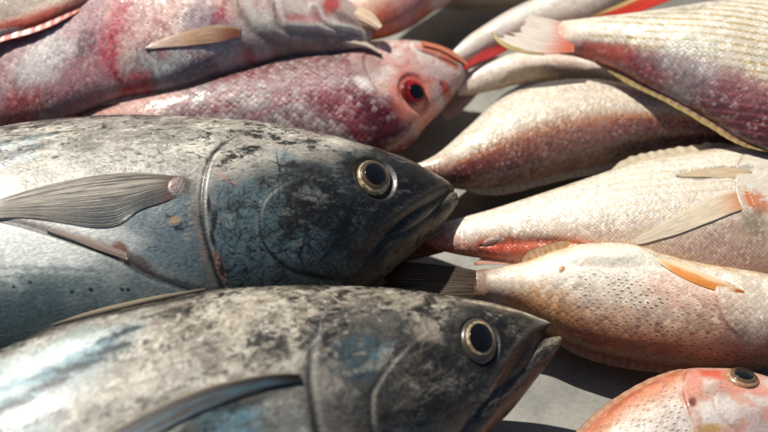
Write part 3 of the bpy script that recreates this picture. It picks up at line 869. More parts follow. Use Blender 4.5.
    b.paint(b.line([(551, 322.5), (530, 315), (497, 306.5), (455, 299)], 0.0010, warp=0.002), (206, 190, 160), 0.75)
    # dorsal groove along the back: tan ridge with a dark furrow under it
    D, SG, t = b.curve([(60, 322), (90, 316), (130, 307), (168, 299), (192, 294)], 40)
    b.paint(np.exp(-((D - 0.0030) / 0.0016) ** 2), (52, 46, 42), 0.85)
    b.rough[:] = 0.54 + 0.06 * head + 0.06 * pale
    jw.fill((112, 102, 92))
    jw.paint(sstep(-0.4, 0.8, jw.q), (70, 66, 62), 0.85)
    jw.paint(jw.blob((556, 342), 10, 9, 0, 0.3), (150, 134, 112), 0.8)
    jw.paint(jw.line([(562, 337), (546, 345), (532, 356), (514, 374)], 0.0008), (160, 146, 124), 0.8)
    mottle(jw, np.clip(0.34 + 0 * jw.q, 0, 1), 191, (50, 47, 44), 600)
    scratches(jw, [(556, 342), (500, 392), (470, 425), (500, 420), (545, 366)], 40, 192, (30, 29, 28), 0.00025, 6, 24, 0.8, 48)
    jw.rough[:] = 0.55
    t_ = thing('tuna', 'tuna nearest the camera, pale blue streaks at its shoulder, jaws slightly apart', (-0.02, -0.07, 0), 'tunas on the steel table')
    for y_ in (b, jw):
        y_.scale[:] = 0
        y_.col = (0.66 * y_.col + 0.34 * y_.col.mean(1, keepdims=True)) * np.array([0.97, 0.96, 0.92])
        y_.col = y_.col ** 1.32 * 1.3
    b.build(TUNA_SKIN, t_, extra=(jw,))
    gold = plain_mat('iris_ring_pale', (164, 146, 112), 0.34, 0.3, 0.0, 0.6, 500)
    fish_eye(b, t_, (480, 339.5), 0.0086, 0.0056, 1.22, (plain_mat('eye_rim_dark', (66, 59, 50), 0.3, 0.5, 0, 0.25, 1500), gold, PUPIL), -0.15, 0.4, (-0.0003, 0.0002), lift=-0.0008, ring=1.22)

    def pc(l, t, r, n):
        c = mixc((44, 42, 42), (118, 110, 104), sstep(0.1, 0.8, r) * (0.3 + 0.6 * n))
        e = np.exp(-(t / 0.10) ** 2)
        c = c * (1 - e[..., None]) + lin((178, 162, 138)) * e[..., None]
        e = sstep(0.45, 0.62, n) * sstep(0.25, 0.6, t) * 0.8
        c = c * (1 - e[..., None]) + lin((88, 136, 156)) * e[..., None]
        e = sstep(0.12, 0.0, l) * 0.85
        return c * (1 - e[..., None]) + lin((60, 44, 40)) * e[..., None]
    patch('pectoral_fin', TUNA_FIN, t_, [(300, 375), (270, 374), (242, 379.5), (208, 387), (159, 406), (110, 432), (60, 462), (10, 500)], [(302, 383), (270, 388), (242, 396), (210, 408), (165, 430), (118, 456), (70, 482), (10, 512)], pc,
          body=b, lift=0.0008, rays=9, nl=80, ridge=0.0004, seed=8)
    patch('dorsal_fin', TUNA_FIN, t_, [(206, 290), (190, 291), (150, 297.5), (100, 309), (60, 321), (50, 326)], [(206, 291), (190, 294.5), (150, 303), (100, 314.5), (60, 325), (50, 327)],
          lambda l, t, r, n: mixc((74, 64, 54), (182, 164, 138), np.clip(1.25 - 1.3 * t + 0.7 * (n - 0.5), 0, 1)), body=b, lift=0.0008, rays=4, nl=50, ridge=0.0003, free=3.0, seed=9)
    return t_

# ------------------------------------------------------------------ snappers and breams
PALE_SKIN = skin_mat('pale_scales', size=0.00145, edge=0.5, rough=0.29, shingle=0.00024, grain=0.00022, grainf=700, coat=0.4, tint=0.16)
STRIPE_SKIN = skin_mat('striped_scales', size=0.0019, edge=0.4, rough=0.32, shingle=0.0003, grain=0.00022, grainf=700, coat=0.4, tint=0.16)
DOT_SKIN = skin_mat('dotted_scales', size=0.0025, edge=0.25, dot=0.9, dotcol=(*lin((74, 40, 26)), 1), rough=0.36, shingle=0.00028, grain=0.00025, grainf=700, coat=0.45, tint=0.2, aspect=1.25, silver_glint=0.06)
RED_SKIN = skin_mat('red_scales', size=0.0026, edge=0.6, rough=0.38, shingle=0.0004, grain=0.0003, grainf=600, coat=0.4, tint=0.28)
PINK_SKIN = skin_mat('pink_scales', size=0.0017, edge=0.35, rough=0.38, shingle=0.00025, grain=0.0003, grainf=600, coat=0.4, tint=0.2)
FIN = fin_mat('thin_fin', 0.15, 0.4)
THICK_FIN = fin_mat('fleshy_fin', 0.05, 0.4)


SOFT_FIN = fin_mat('soft_fin', 0.05, 0.4, 0.88)


def fcol(a, b, tip=None, tipw=0.3, edge=None, root=None, rootw=0.35):
    def f(l, t, r, n):
        c = mixc(a, b, np.clip(0.65 * r + 0.9 * (n - 0.4), 0, 1))
        if tip is not None:
            e = sstep(1 - tipw, 1, l); c = c * (1 - e[..., None]) + lin(tip) * e[..., None]
        if root is not None:
            e = sstep(rootw, 0.0, l); c = c * (1 - e[..., None]) + lin(root) * e[..., None]
        if edge is not None:
            e = np.exp(-(t / 0.12) ** 2); c = c * (1 - e[..., None]) + lin(edge) * e[..., None]
        return c
    return f


def cover(b, pts, h=0.0014, dark=(120, 80, 70), amt=0.6, w=0.001, fall=0.012):
    """raised rim of a gill cover; it stands up on the left-hand side of the run of points"""
    D, SG, t = b.curve(pts, 50)
    e = np.clip(np.minimum(t, 1 - t) * 6, 0, 1)
    b.disp += 0.55 * h * sstep(-0.0012, 0.0006, SG) * np.exp(-np.clip(SG, 0, 1) / fall) * (D < 0.03) * e
    b.paint(np.exp(-((SG + 0.0006 + 0.0016 * (b.n(170, 3, 99) - 0.5)) / w) ** 2) * e * sstep(0.25, 0.6, b.n(80, 3, 98)), dark, amt)


def striped_bream():
    b = Body([(530, 34, 530, 47, 46, 44, 0.8), (553, 23, 551, 53, 48, 45, 3.8), (585, 19, 577, 57, 52, 46, 8.5), (625, 15, 612, 69, 56, 48, 11.9), (662, 10, 642, 85, 59, 49, 14.4), (705, 3, 676, 102, 61, 50, 16.6), (750, -4, 712, 123, 62, 50, 17.4),
              (800, -8, 752, 146, 61, 49, 17), (860, 0, 810, 160, 58, 48, 14.4), (920, 40, 880, 150, 54, 46, 9.3), (950, 80, 940, 110, 50, 46, 2.5)], 620, 230, 36, power=1.1)
    q = b.q + 0.12 * (b.n(60, 3, 201) - 0.5)
    b.ramp(q, [(-1, (92, 44, 38)), (-0.78, (104, 48, 48)), (-0.6, (124, 66, 68)), (-0.48, (172, 132, 120)), (-0.36, (218, 204, 182)), (0.2, (226, 216, 194)), (0.75, (232, 222, 202)), (1, (190, 176, 160))])
    st = 0.5 + 0.5 * np.sin(b.w / 0.0043 * 2 * math.pi + 1.6 * (b.n(20, 2, 203) - 0.5) * 2)
    b.paint(sstep(0.55, 0.95, st) * sstep(-0.6, -0.3, q) * sstep(0.9, 0.6, q) * sstep(0.02, 0.05, b.u), (176, 146, 88), 0.8)
    b.paint(sstep(0.62, 0.95, st) * sstep(-0.3, -0.5, q), (176, 108, 122), 0.45)
    b.paint(sstep(0.5, 0.62, b.n(130, 4, 204)) * sstep(-0.45, -0.62, q), (92, 56, 64), 0.45)
    b.paint(b.blob((690, 62), 38, 20, 10, 0.5, 205), (190, 192, 190), 0.5)
    b.paint(b.blob((742, 84), 24, 12, 20, 0.6, 206), (150, 104, 108), 0.5)
    b.paint(b.blob((700, 88), 32, 6, 28, 0.5, 207), (112, 80, 88), 0.4)
    b.paint(b.blob((600, 56), 26, 6, 16, 0.6, 208), (224, 110, 88), 0.7)
    b.paint(b.blob((640, 72), 34, 5, 24, 0.6, 209), (170, 84, 92), 0.55)
    b.paint(b.blob((559, 34), 15, 9, 10, 0.5, 210), (232, 128, 98), 0.85)
    b.paint(b.blob((575, 30), 12, 10, 0, 0.4, 211), (232, 216, 200), 0.7)
    b.paint(b.blob((690, 8), 50, 5, -8, 0.4, 213), (178, 166, 146), 0.6)
    b.col *= 1.06
    b.paint(sstep(0.6, 0.72, b.n(500, 3, 212)) * sstep(-0.45, -0.2, q), (236, 234, 228), 0.6)
    b.scale[:] = sstep(0.0, 0.05, b.u) * 0.9
    t = thing('bream', 'cream fish with fine yellow lines on its flank, purple-red back, orange tail root', (0.12, 0.1, 0), 'pale fish laid side by side')
    b.build(STRIPE_SKIN, t)
    patch('tail_fin', FIN, t, [(574, 24), (550, 19), (524, 14)], [(574, 52), (540, 54), (516, 48), (492, 34)], fcol((236, 220, 204), (244, 234, 222), root=(234, 126, 92), rootw=0.6), z=0.052, z2=0.052, rays=26, nl=60, ridge=0.00025, ragged=0.22, seed=21, mids=[(574, 38), (545, 37), (512, 30)])
    patch('tail_spine', THICK_FIN, t, [(545, 53), (525, 49.5), (505, 42), (492, 32)], [(545, 55), (524, 53), (503, 46), (491, 33.5)], fcol((176, 148, 78), (208, 186, 128)), z=0.052, rays=3, nl=40, ridge=0.0003, seed=22)
    edge_fin('dorsal_fin', THICK_FIN, t, b, -1, (592, 66), (770, 152), 0.0034, lambda l, t_, r, n: mixc((128, 84, 70), (176, 150, 92), sstep(0.4, 0.8, l + 0.5 * (n - 0.5))), 22, -0.25, seed=23, drop=0.001, scallop=0.05)
    return b


def shaded_bream():
    b = Body([(398, 168, 404, 178, 23, 21, 3.1), (418, 163, 424, 182, 23, 21, 6.2), (440, 151, 446, 187, 23, 20, 9.3), (466, 128, 472, 190.5, 24, 20, 13.5), (495, 102, 508, 188.5, 24, 20, 17), (525, 87.5, 540, 182, 24, 20, 18.6), (555, 81, 575, 174, 24, 20, 19.2),
              (590, 80, 612, 167, 24, 20, 19.2), (626, 86, 650, 159, 24, 20, 18.2), (680, 100, 700, 156, 23, 20, 15.5), (745, 125, 750, 160, 22, 20, 10.3), (790, 146, 790, 160, 21, 20, 3.1)], 620, 230, 36, power=1.1)
    q = b.q + 0.10 * (b.n(70, 3, 221) - 0.5)
    b.ramp(q, [(-1, (160, 126, 104)), (-0.86, (118, 72, 58)), (-0.62, (126, 64, 58)), (-0.44, (158, 92, 74)), (-0.34, (190, 140, 114)), (-0.2, (216, 196, 172)), (0.3, (226, 212, 190)), (0.8, (236, 226, 206)), (1, (218, 202, 176))])
    b.paint(np.exp(-((q + 0.40) / 0.04) ** 2), (206, 150, 110), 0.45)
    b.paint(sstep(0.5, 0.66, b.n(90, 4, 222, 2)) * sstep(-0.3, 0.0, q), (190, 176, 160), 0.5)
    b.paint(sstep(0.5, 0.64, b.n(110, 4, 223)) * sstep(-0.4, -0.55, q), (104, 54, 66), 0.55)
    b.col *= 1.06
    b.paint(sstep(0.6, 0.7, b.n(420, 3, 224)) * sstep(-0.3, 0.0, q), (240, 236, 228), 0.65)
    b.paint(b.blob((590, 140), 70, 10, -10, 0.5, 225), (182, 140, 122), 0.5)
    b.paint(b.blob((432, 172), 20, 10, -20, 0.4, 226), (206, 164, 146), 0.6)
    t = thing('bream', 'cream fish with a rust brown band, shaded by the yellow-lined fish above it', (0.07, 0.04, 0), 'pale fish laid side by side')
    b.build(PALE_SKIN, t)
    patch('tail_fin', FIN, t, [(420, 164), (400, 158), (376, 146)], [(420, 181), (400, 184), (378, 190)], fcol((176, 150, 136), (200, 180, 164)), z=0.022, z2=0.014, rays=16, nl=30, seed=24)
    edge_fin('dorsal_fin', FIN, t, b, -1, (462, 188), (640, 160), 0.004, fcol((176, 150, 120), (206, 186, 156)), 24, 0.2, seed=25, drop=0.001)
    return b


def finned_bream():
    b = Body([(424, 230, 428, 246, 30, 28, 2.4), (440, 224, 442, 251, 30, 28, 4.6), (462, 217, 464, 256, 30, 28, 6.6), (491, 209, 490, 260, 31, 27, 8.5), (544, 192, 540, 269, 32, 26, 12.4), (592, 176, 590, 279, 33, 26, 15.6), (640, 160, 640, 288, 33, 26, 17.9),
              (690, 152, 690, 293, 33, 26, 18.7), (740, 146, 740, 293, 33, 26, 17.9), (790, 150, 790, 286, 32, 26, 14.8), (830, 185, 830, 260, 30, 28, 7.8), (850, 212, 850, 232, 30, 28, 2.4)], 680, 260, 36, power=1.05)
    q = b.q + 0.1 * (b.n(60, 3, 231) - 0.5)
    b.ramp(q, [(-1, (160, 124, 106)), (-0.7, (184, 150, 132)), (-0.45, (212, 186, 164)), (-0.2, (224, 208, 190)), (0.25, (230, 218, 200)), (0.7, (234, 224, 208)), (1, (210, 190, 160))])
    st = 0.5 + 0.5 * np.sin(b.w / 0.0046 * 2 * math.pi)
    b.paint(sstep(0.5, 1, st) * sstep(0.05, 0.1, b.u), (196, 178, 138), 0.35)
    b.paint(sstep(0.5, 0.62, b.n(80, 4, 232, 2)) * sstep(-0.15, -0.4, q), (176, 132, 126), 0.4)
    b.paint(b.blob((448, 240), 26, 17, -12, 0.5, 233), (222, 140, 106), 0.85)
    b.paint(b.blob((438, 246), 16, 10, 0, 0.5, 234), (190, 88, 62), 0.6)
    b.paint(b.blob((505, 246), 38, 7, 6, 0.5, 235), (206, 84, 56), 0.9)
    b.paint(b.blob((552, 243), 34, 5, 2, 0.5, 236), (216, 112, 78), 0.7)
    b.paint(b.blob((470, 229), 14, 9, -30, 0.6, 237, 300), (236, 226, 214), 0.8)
    b.paint(b.line([(468, 240), (500, 235), (540, 233), (590, 238)], 0.0014, warp=0.002), (202, 176, 150), 0.6)
    b.disp -= 0.0012 * b.line([(480, 246), (510, 243), (545, 242), (585, 244)], 0.0022)
    b.paint(b.line([(482, 247), (492, 240), (505, 239)], 0.0012), (240, 226, 208), 0.85)
    b.paint(b.blob((722, 172), 40, 5.5, -4, 0.5, 238), (126, 104, 80), 0.85)  # dark of the recessed fold painted into the skin
    b.paint(b.blob((700, 176), 22, 4, -2, 0.5, 239), (88, 72, 58), 0.75)
    b.disp -= 0.0016 * b.blob((718, 172), 40, 5, -4, 0.4, 238)
    b.paint(b.blob((758, 172), 18, 22, 0, 0.4, 240), (218, 208, 192), 0.85)
    b.paint(b.blob((758, 203), 16, 9, 30, 0.5, 241), (198, 110, 70), 0.8)
    b.paint(b.blob((740, 240), 50, 16, 4, 0.6, 242), (166, 134, 122), 0.45)
    b.paint(b.blob((755, 222), 16, 12, 4, 0.6, 244), (116, 112, 92), 0.5)
    cover(b, [(748, 150), (738, 168), (736, 190), (744, 214), (756, 232)], 0.0018, (120, 88, 70), 0.6)
    b.col *= 1.08
    b.paint(sstep(0.60, 0.7, b.n(420, 3, 243)) * sstep(-0.4, 0.0, q), (240, 236, 226), 0.6)
    b.scale[:] = 0.85 * (1 - b.blob((760, 180), 26, 30, 0, 0.2, 1))
    t = thing('bream', 'cream fish with a long pale side fin lying along it and a red-orange tail root', (0.1, -0.01, 0), 'pale fish laid side by side')
    b.build(PALE_SKIN, t)
    patch('pectoral_fin', SOFT_FIN, t, [(748, 190), (730, 191), (700, 203), (668, 220), (640, 236), (622, 246)], [(755, 206), (735, 212), (705, 224), (672, 236), (645, 243), (624, 247)],
          fcol((242, 222, 190), (248, 234, 210), root=(226, 142, 88), edge=(250, 238, 216)), body=b, lift=0.0007, rays=15, nl=60, ridge=0.0001, thick=0.0006, ragged=0.12, seed=26)
    patch('tail_fin', FIN, t, [(446, 223), (425, 222), (400, 216)], [(446, 251), (428, 256), (404, 262)], fcol((180, 110, 78), (204, 150, 116)), z=0.028, z2=0.012, rays=18, nl=30, seed=27)
    edge_fin('dorsal_fin', FIN, t, b, 1, (610, 168), (745, 148), 0.0055, fcol((232, 220, 196), (196, 178, 148)), 12, -0.6, seed=28, scallop=0.12)
    patch('pelvic_fin', THICK_FIN, t, [(752, 171), (744, 168), (724, 167.5), (702, 169.5), (676, 175)], [(752, 173), (744, 177), (724, 178), (703, 177), (677, 177)], fcol((192, 166, 132), (222, 204, 174)), body=b, lift=0.0002, rays=7, nl=30, ridge=0.00015, seed=29)
    patch('anal_fin', THICK_FIN, t, [(520, 256), (498, 254), (484, 257), (474, 263)], [(522, 264), (500, 264), (486, 264), (475, 265)], fcol((206, 140, 118), (226, 190, 172)), z=0.027, rays=8, nl=24, ridge=0.0003, seed=30)
    return b


def dotted_bream():
    b = Body([(475, 271, 475, 297, 31, 27, 2.6), (483, 269, 483, 300, 31, 26, 5.5), (493, 268, 493, 303, 32, 25, 8.7), (525, 261.5, 520, 314, 34, 21, 11.7), (553, 252.5, 550, 334, 36, 17, 14.7), (592, 245.5, 585, 351, 37, 14, 17.6), (630, 246, 620, 360, 37, 13, 19.1),
              (664, 255, 660, 366, 37, 13, 19.5), (707, 264, 703, 370, 37, 13, 19.5), (768, 274, 765, 369, 36, 14, 18.5), (815, 290, 815, 358, 36, 29, 14.7), (850, 312, 850, 335, 34, 31, 3.9)], 680, 260, 36, power=1.05)
    q = b.q + 0.14 * (b.n(55, 3, 251) - 0.5)
    b.ramp(q, [(-1, (136, 84, 54)), (-0.8, (166, 100, 62)), (-0.55, (200, 144, 108)), (-0.3, (220, 184, 156)), (0.0, (230, 212, 192)), (0.3, (238, 226, 210)), (0.8, (244, 234, 218)), (1, (220, 190, 146))])
    b.paint(b.blob((720, 338), 70, 24, 6, 0.5, 252), (176, 126, 100), 0.6)
    b.paint(b.blob((760, 345), 40, 18, 6, 0.5, 253), (130, 92, 78), 0.6)
    b.paint(b.blob((540, 304), 40, 14, 18, 0.5, 254), (206, 146, 84), 0.6)
    b.paint(sstep(0.015, 0.008, b.u + 0.004 * (b.n(200, 3, 255) - 0.5)), (116, 78, 60), 0.9)
    b.paint(b.blob((505, 278), 22, 12, -6, 0.4, 256), (224, 206, 188), 0.7)
    b.paint(b.blob((690, 292), 50, 14, 12, 0.5, 257), (224, 160, 132), 0.55)
    b.paint(b.blob((755, 305), 30, 24, 10, 0.4, 258), (216, 196, 176), 0.75)
    b.paint(b.blob((562, 269), 3.2, 2.4, -40, 0.3, 259), (206, 132, 48), 0.95)
    b.disp += 0.0006 * b.blob((562, 269), 3.2, 2.4, -40, 0.2, 259)
    b.dots[:] = sstep(0.62, 0.25, q) * sstep(0.03, 0.05, b.u) * (0.65 + 0.35 * sstep(0.35, 0.6, b.n(50, 3, 260))) * (1 - b.blob((755, 300), 34, 30, 0, 0.2))
    b.scale[:] = sstep(0.0, 0.03, b.u) * (1 - 0.85 * b.blob((590, 262), 60, 14, -3, 0.4))
    b.paint(sstep(0.62, 0.72, b.n(420, 3, 261)) * sstep(-0.5, 0.0, q), (242, 234, 222), 0.55)
    b.disp += 0.0022 * b.blob((610, 252), 50, 12, 3, 0.2)
    b.disp -= 0.0016 * b.line([(650, 256), (676, 268), (700, 277), (735, 287)], 0.0022)
    cover(b, [(722, 268), (716, 290), (724, 318), (742, 340)], 0.0016, (160, 112, 88), 0.55)
    t = thing('bream', 'orange-bellied fish peppered with rows of dark dots, an orange fin on its side', (0.1, -0.06, 0), 'pale fish laid side by side')
    b.build(DOT_SKIN, t)
    patch('pectoral_fin', THICK_FIN, t, [(744, 291), (722, 281), (690, 268), (662, 259), (648, 255)], [(744, 293), (715, 290.5), (688, 281), (664, 267), (649, 256)], lambda l, t_, r, n: mixc((240, 212, 172), (224, 142, 62), sstep(0.15, 0.6, t_ + 0.5 * (n - 0.5)) * sstep(1.0, 0.7, l)), body=b, lift=0.0004, rays=11, nl=50, ridge=0.0002, ragged=0.08, seed=31)
    patch('tail_fin', fin_mat('dim_fin', 0.25, 0.35), t, [(502, 277), (478, 271), (450, 266), (410, 262), (375, 258)], [(502, 289), (478, 296), (450, 299), (410, 303), (370, 308)], fcol((70, 54, 40), (112, 90, 66), root=(116, 84, 64)), z=0.0290, z2=0.02, rays=22, nl=50, ridge=0.0007, seed=32, mids=[(502, 283), (478, 284), (450, 283), (415, 282), (385, 282)])  # tail colours darkened for the shadow of the tuna heads
    edge_fin('dorsal_fin', THICK_FIN, t, b, -1, (545, 330), (705, 371), 0.0035, fcol((150, 106, 66), (190, 152, 106)), 18, -0.2, seed=33)
    edge_fin('anal_fin', FIN, t, b, 1, (522, 262), (582, 247), 0.005, fcol((206, 160, 112), (232, 206, 170)), 9, -0.4, seed=34)
    return b


def orange_headed():
    b = Body([(520, 490, 570, 560, 26, 22, 6.8), (553, 455, 612, 535, 28, 23, 11.9), (580, 432, 642, 520, 30, 24, 15.3), (602, 411, 672, 512, 31, 24, 17.8), (631, 390.5, 706, 500, 32, 24, 18.7), (659, 376.5, 736, 492, 32, 24, 18.7), (682, 368.5, 762, 482, 32, 24, 17),
              (708, 367.5, 786, 466, 31, 25, 15.3), (742, 370, 806, 448, 30, 26, 11.9), (780, 382, 820, 430, 29, 27, 6.8), (805, 398, 824, 414, 28, 27, 2.5)], 560, 240, 36, power=1.05)
    q = b.q + 0.12 * (b.n(55, 3, 271) - 0.5)
    b.ramp(q, [(-1, (200, 180, 170)), (0.0, (218, 206, 198)), (0.4, (222, 204, 190)), (0.55, (222, 190, 168)), (0.78, (216, 146, 112)), (1, (198, 104, 72))])
    head = b.region([(688, 366), (684, 385), (690, 410), (700, 432), (790, 432), (790, 372), (730, 366)], 0.004, 0.004)
    b.paint(head, (224, 204, 192), 0.7)
    for (c, rx, ry, a, cl, am) in (((714, 374), 24, 9, 5, (214, 80, 50), .9), ((732, 387), 14, 9, 0, (218, 110, 84), .7), ((694, 392), 8, 22, 10, (220, 128, 102), .7), ((715, 392), 16, 10, -20, (170, 128, 116), .6),
                                  ((756, 390), 16, 6, 10, (226, 120, 90), .6), ((752, 422), 22, 10, -10, (196, 168, 166), .7), ((715, 412), 22, 12, -20, (234, 224, 216), .7), ((768, 415), 14, 10, 0, (186, 150, 150), .7)):
        b.paint(b.blob(c, rx, ry, a, 0.6, int(c[0])), cl, am)
    b.paint(b.blob((692, 403), 4, 5, 0, 0.3, 7), (120, 62, 44), 0.95)
    b.paint(b.blob((710, 429), 16, 5, -8, 0.3, 8), (206, 160, 92), 0.9)
    b.paint(head * sstep(0.54, 0.66, b.n(120, 5, 276)), (214, 150, 126), 0.6)
    b.dots[:] = (1 - head) * sstep(1.0, 0.7, q) * 0.9 + 0.5 * b.blob((713, 391), 18, 9, -25, 0.4, 9)
    b.scale[:] = (1 - head)
    cover(b, [(690, 368), (684, 386), (688, 408), (700, 436)], 0.0022, (170, 100, 80), 0.7)
    cover(b, [(722, 388), (716, 400), (722, 418), (740, 432)], 0.001, (180, 140, 126), 0.5)
    b.paint(b.blob((743, 377), 21, 14, 0, 0.2, 3, soft=0.25), (206, 150, 124), 0.8)
    b.disp -= 0.0012 * b.blob((743, 377), 17, 12, 0, 0, soft=0.15)
    t = thing('snapper', 'white and orange-headed fish cropped by the bottom right corner, dark eye showing', (0.16, -0.12, 0))
    b.build(DOT_SKIN, t)
    fish_eye(b, t, (743, 377.5), 0.0074, 0.0043, 0.95, (plain_mat('eye_rim_cream', (176, 132, 104), 0.25, 0.6, 0, 0.3, 900), plain_mat('iris_olive', (104, 84, 56), 0.22, 0.7, 0.1, 0.3, 1500), PUPIL), 0.1, 0.42)
    edge_fin('dorsal_fin', THICK_FIN, t, b, 1, (560, 450), (690, 367), 0.0026, fcol((206, 170, 140), (180, 132, 100)), 14, -0.3, seed=35)
    return b


def red_snapper():
    b = Body([(20, 126, 20, 150, 24, 18, 6), (60, 117, 60, 155, 25, 18, 9), (110, 103, 110, 160, 28, 19, 14), (150, 92, 150, 165, 30, 20, 18), (220, 72, 220, 170, 31, 21, 21), (290, 55, 298, 172, 31, 22, 22), (345, 46.5, 362, 166, 31, 23, 21), (384, 42.5, 406, 149, 30, 24, 18),
              (413, 42, 426, 127, 30, 24, 14), (438, 46.5, 446, 106, 29, 25, 9.5), (456, 55, 460, 86, 28, 26, 5), (465, 63, 466, 77, 28, 26, 2)], 720, 240, 36)
    b.fill((166, 146, 146))
    q = b.q
    blot = b.n(38, 4, 281, 1.4)
    b.paint(sstep(0.48, 0.60, blot), (140, 46, 62), 0.8)
    b.paint(sstep(0.55, 0.7, b.n(60, 4, 282)), (166, 150, 154), 0.6)
    b.paint(sstep(0.45, 0.6, b.n(420, 3, 283)), (186, 172, 172), 0.4)
    b.paint(sstep(0.5, 0.62, b.n(300, 3, 284)), (140, 36, 60), 0.5)
    b.paint(b.blob((125, 112), 60, 16, -14, 0.4, 285), (236, 178, 166), 0.85)
    b.paint(b.blob((300, 66), 70, 12, -6, 0.4, 286), (140, 78, 74), 0.6)  # brown shade below the pink fish, painted along the upper flank
    b.paint(b.blob((350, 112), 44, 14, 26, 0.5, 287), (146, 40, 62), 0.7)
    head = b.region([(352, 58), (362, 82), (378, 92), (396, 104), (404, 128), (408, 150), (440, 130), (475, 80), (462, 50), (430, 38), (385, 38)], 0.004, 0.006, 80, 288)
    b.paint(head, (226, 208, 198), 0.95)
    b.paint(head * sstep(0.5, 0.64, b.n(110, 5, 299)), (206, 140, 134), 0.6)
    b.paint(head * sstep(0.58, 0.68, b.n(260, 4, 279)), (190, 84, 80), 0.45)
    b.paint(b.blob((366, 62), 14, 16, 10, 0.5, 289), (150, 112, 108), 0.75)
    b.paint(b.blob((362, 83), 9, 5, 25, 0.3, 290), (238, 230, 224), 0.9)
    b.paint(b.blob((392, 128), 20, 17, 30, 0.5, 291), (118, 30, 44), 0.9)
    b.paint(b.blob((372, 112), 16, 11, 30, 0.5, 292), (92, 28, 48), 0.7)
    b.paint(b.blob((440, 78), 16, 10, 20, 0.5, 293), (196, 158, 158), 0.6)
    b.paint(b.blob((424, 118), 10, 12, 30, 0.5, 294), (216, 160, 132), 0.7)
    b.paint(b.blob((446, 91), 5, 6, 0, 0.5, 295), (206, 70, 52), 0.9)
    b.paint(b.blob((441, 83), 2.2, 2, 0, 0.2, 296), (120, 50, 44), 0.9)
    b.paint(b.blob((414, 91), 24, 19, 0, 0.5, 297), (226, 120, 96), 0.75)
    b.paint(b.blob((410, 78), 14, 5, -10, 0.6, 298), (210, 84, 72), 0.7)
    for p in ([(413, 46), (428, 49), (445, 56), (462, 64)], [(430, 47), (448, 53), (464, 62)], [(436, 56), (450, 63), (461, 72)]):
        b.paint(b.line(p, 0.0016), (214, 106, 68), 0.9)
    for p in ([(415, 49), (430, 53), (447, 60), (462, 68)],):
        m = b.line(p, 0.0012); b.paint(m, (120, 54, 42), 0.8); b.disp -= 0.001 * m
    b.paint(b.line([(412, 42), (413, 48), (424, 53)], 0.001), (244, 234, 224), 0.9)
    b.col *= (0.78 + 0.22 * head)[:, None]
    b.scale[:] = 1 - 0.95 * head
    cover(b, [(372, 44), (364, 62), (374, 84), (390, 104), (400, 126)], -0.0012, (150, 90, 90), 0.4)
    b.disp -= 0.0012 * b.blob((414, 91), 15, 15, 0, 0, soft=0.15)
    t = thing('snapper', 'dark red scaly fish with a bright red eye, lying just behind the tunas', (-0.06, 0.09, 0), 'red and pink fish at the back')
    b.build(RED_SKIN, t)
    fish_eye(b, t, (414, 91.5), 0.0066, 0.0042, 1.0, (plain_mat('eye_rim_red', (110, 26, 22), 0.3, 0.5, 0, 0.5, 900), plain_mat('iris_red', (170, 16, 16), 0.2, 0.7, 0.0, 0.5, 900), PUPIL), 0.0, 0.3, (0.0012, 0.0002), lift=-0.0005)
    patch('lip', THICK_FIN, t, [(420, 43), (436, 46.5), (452, 53), (466, 63)], [(422, 47), (438, 51), (452, 58), (466, 67)], fcol((206, 110, 74), (228, 160, 124)), body=b, lift=0.0012, rays=3, nl=40, ridge=0.0003, seed=36)
    edge_fin('anal_fin', FIN, t, b, 1, (90, 108), (165, 88), 0.006, fcol((196, 140, 110), (230, 184, 160)), 9, -0.3, seed=37)
    return b


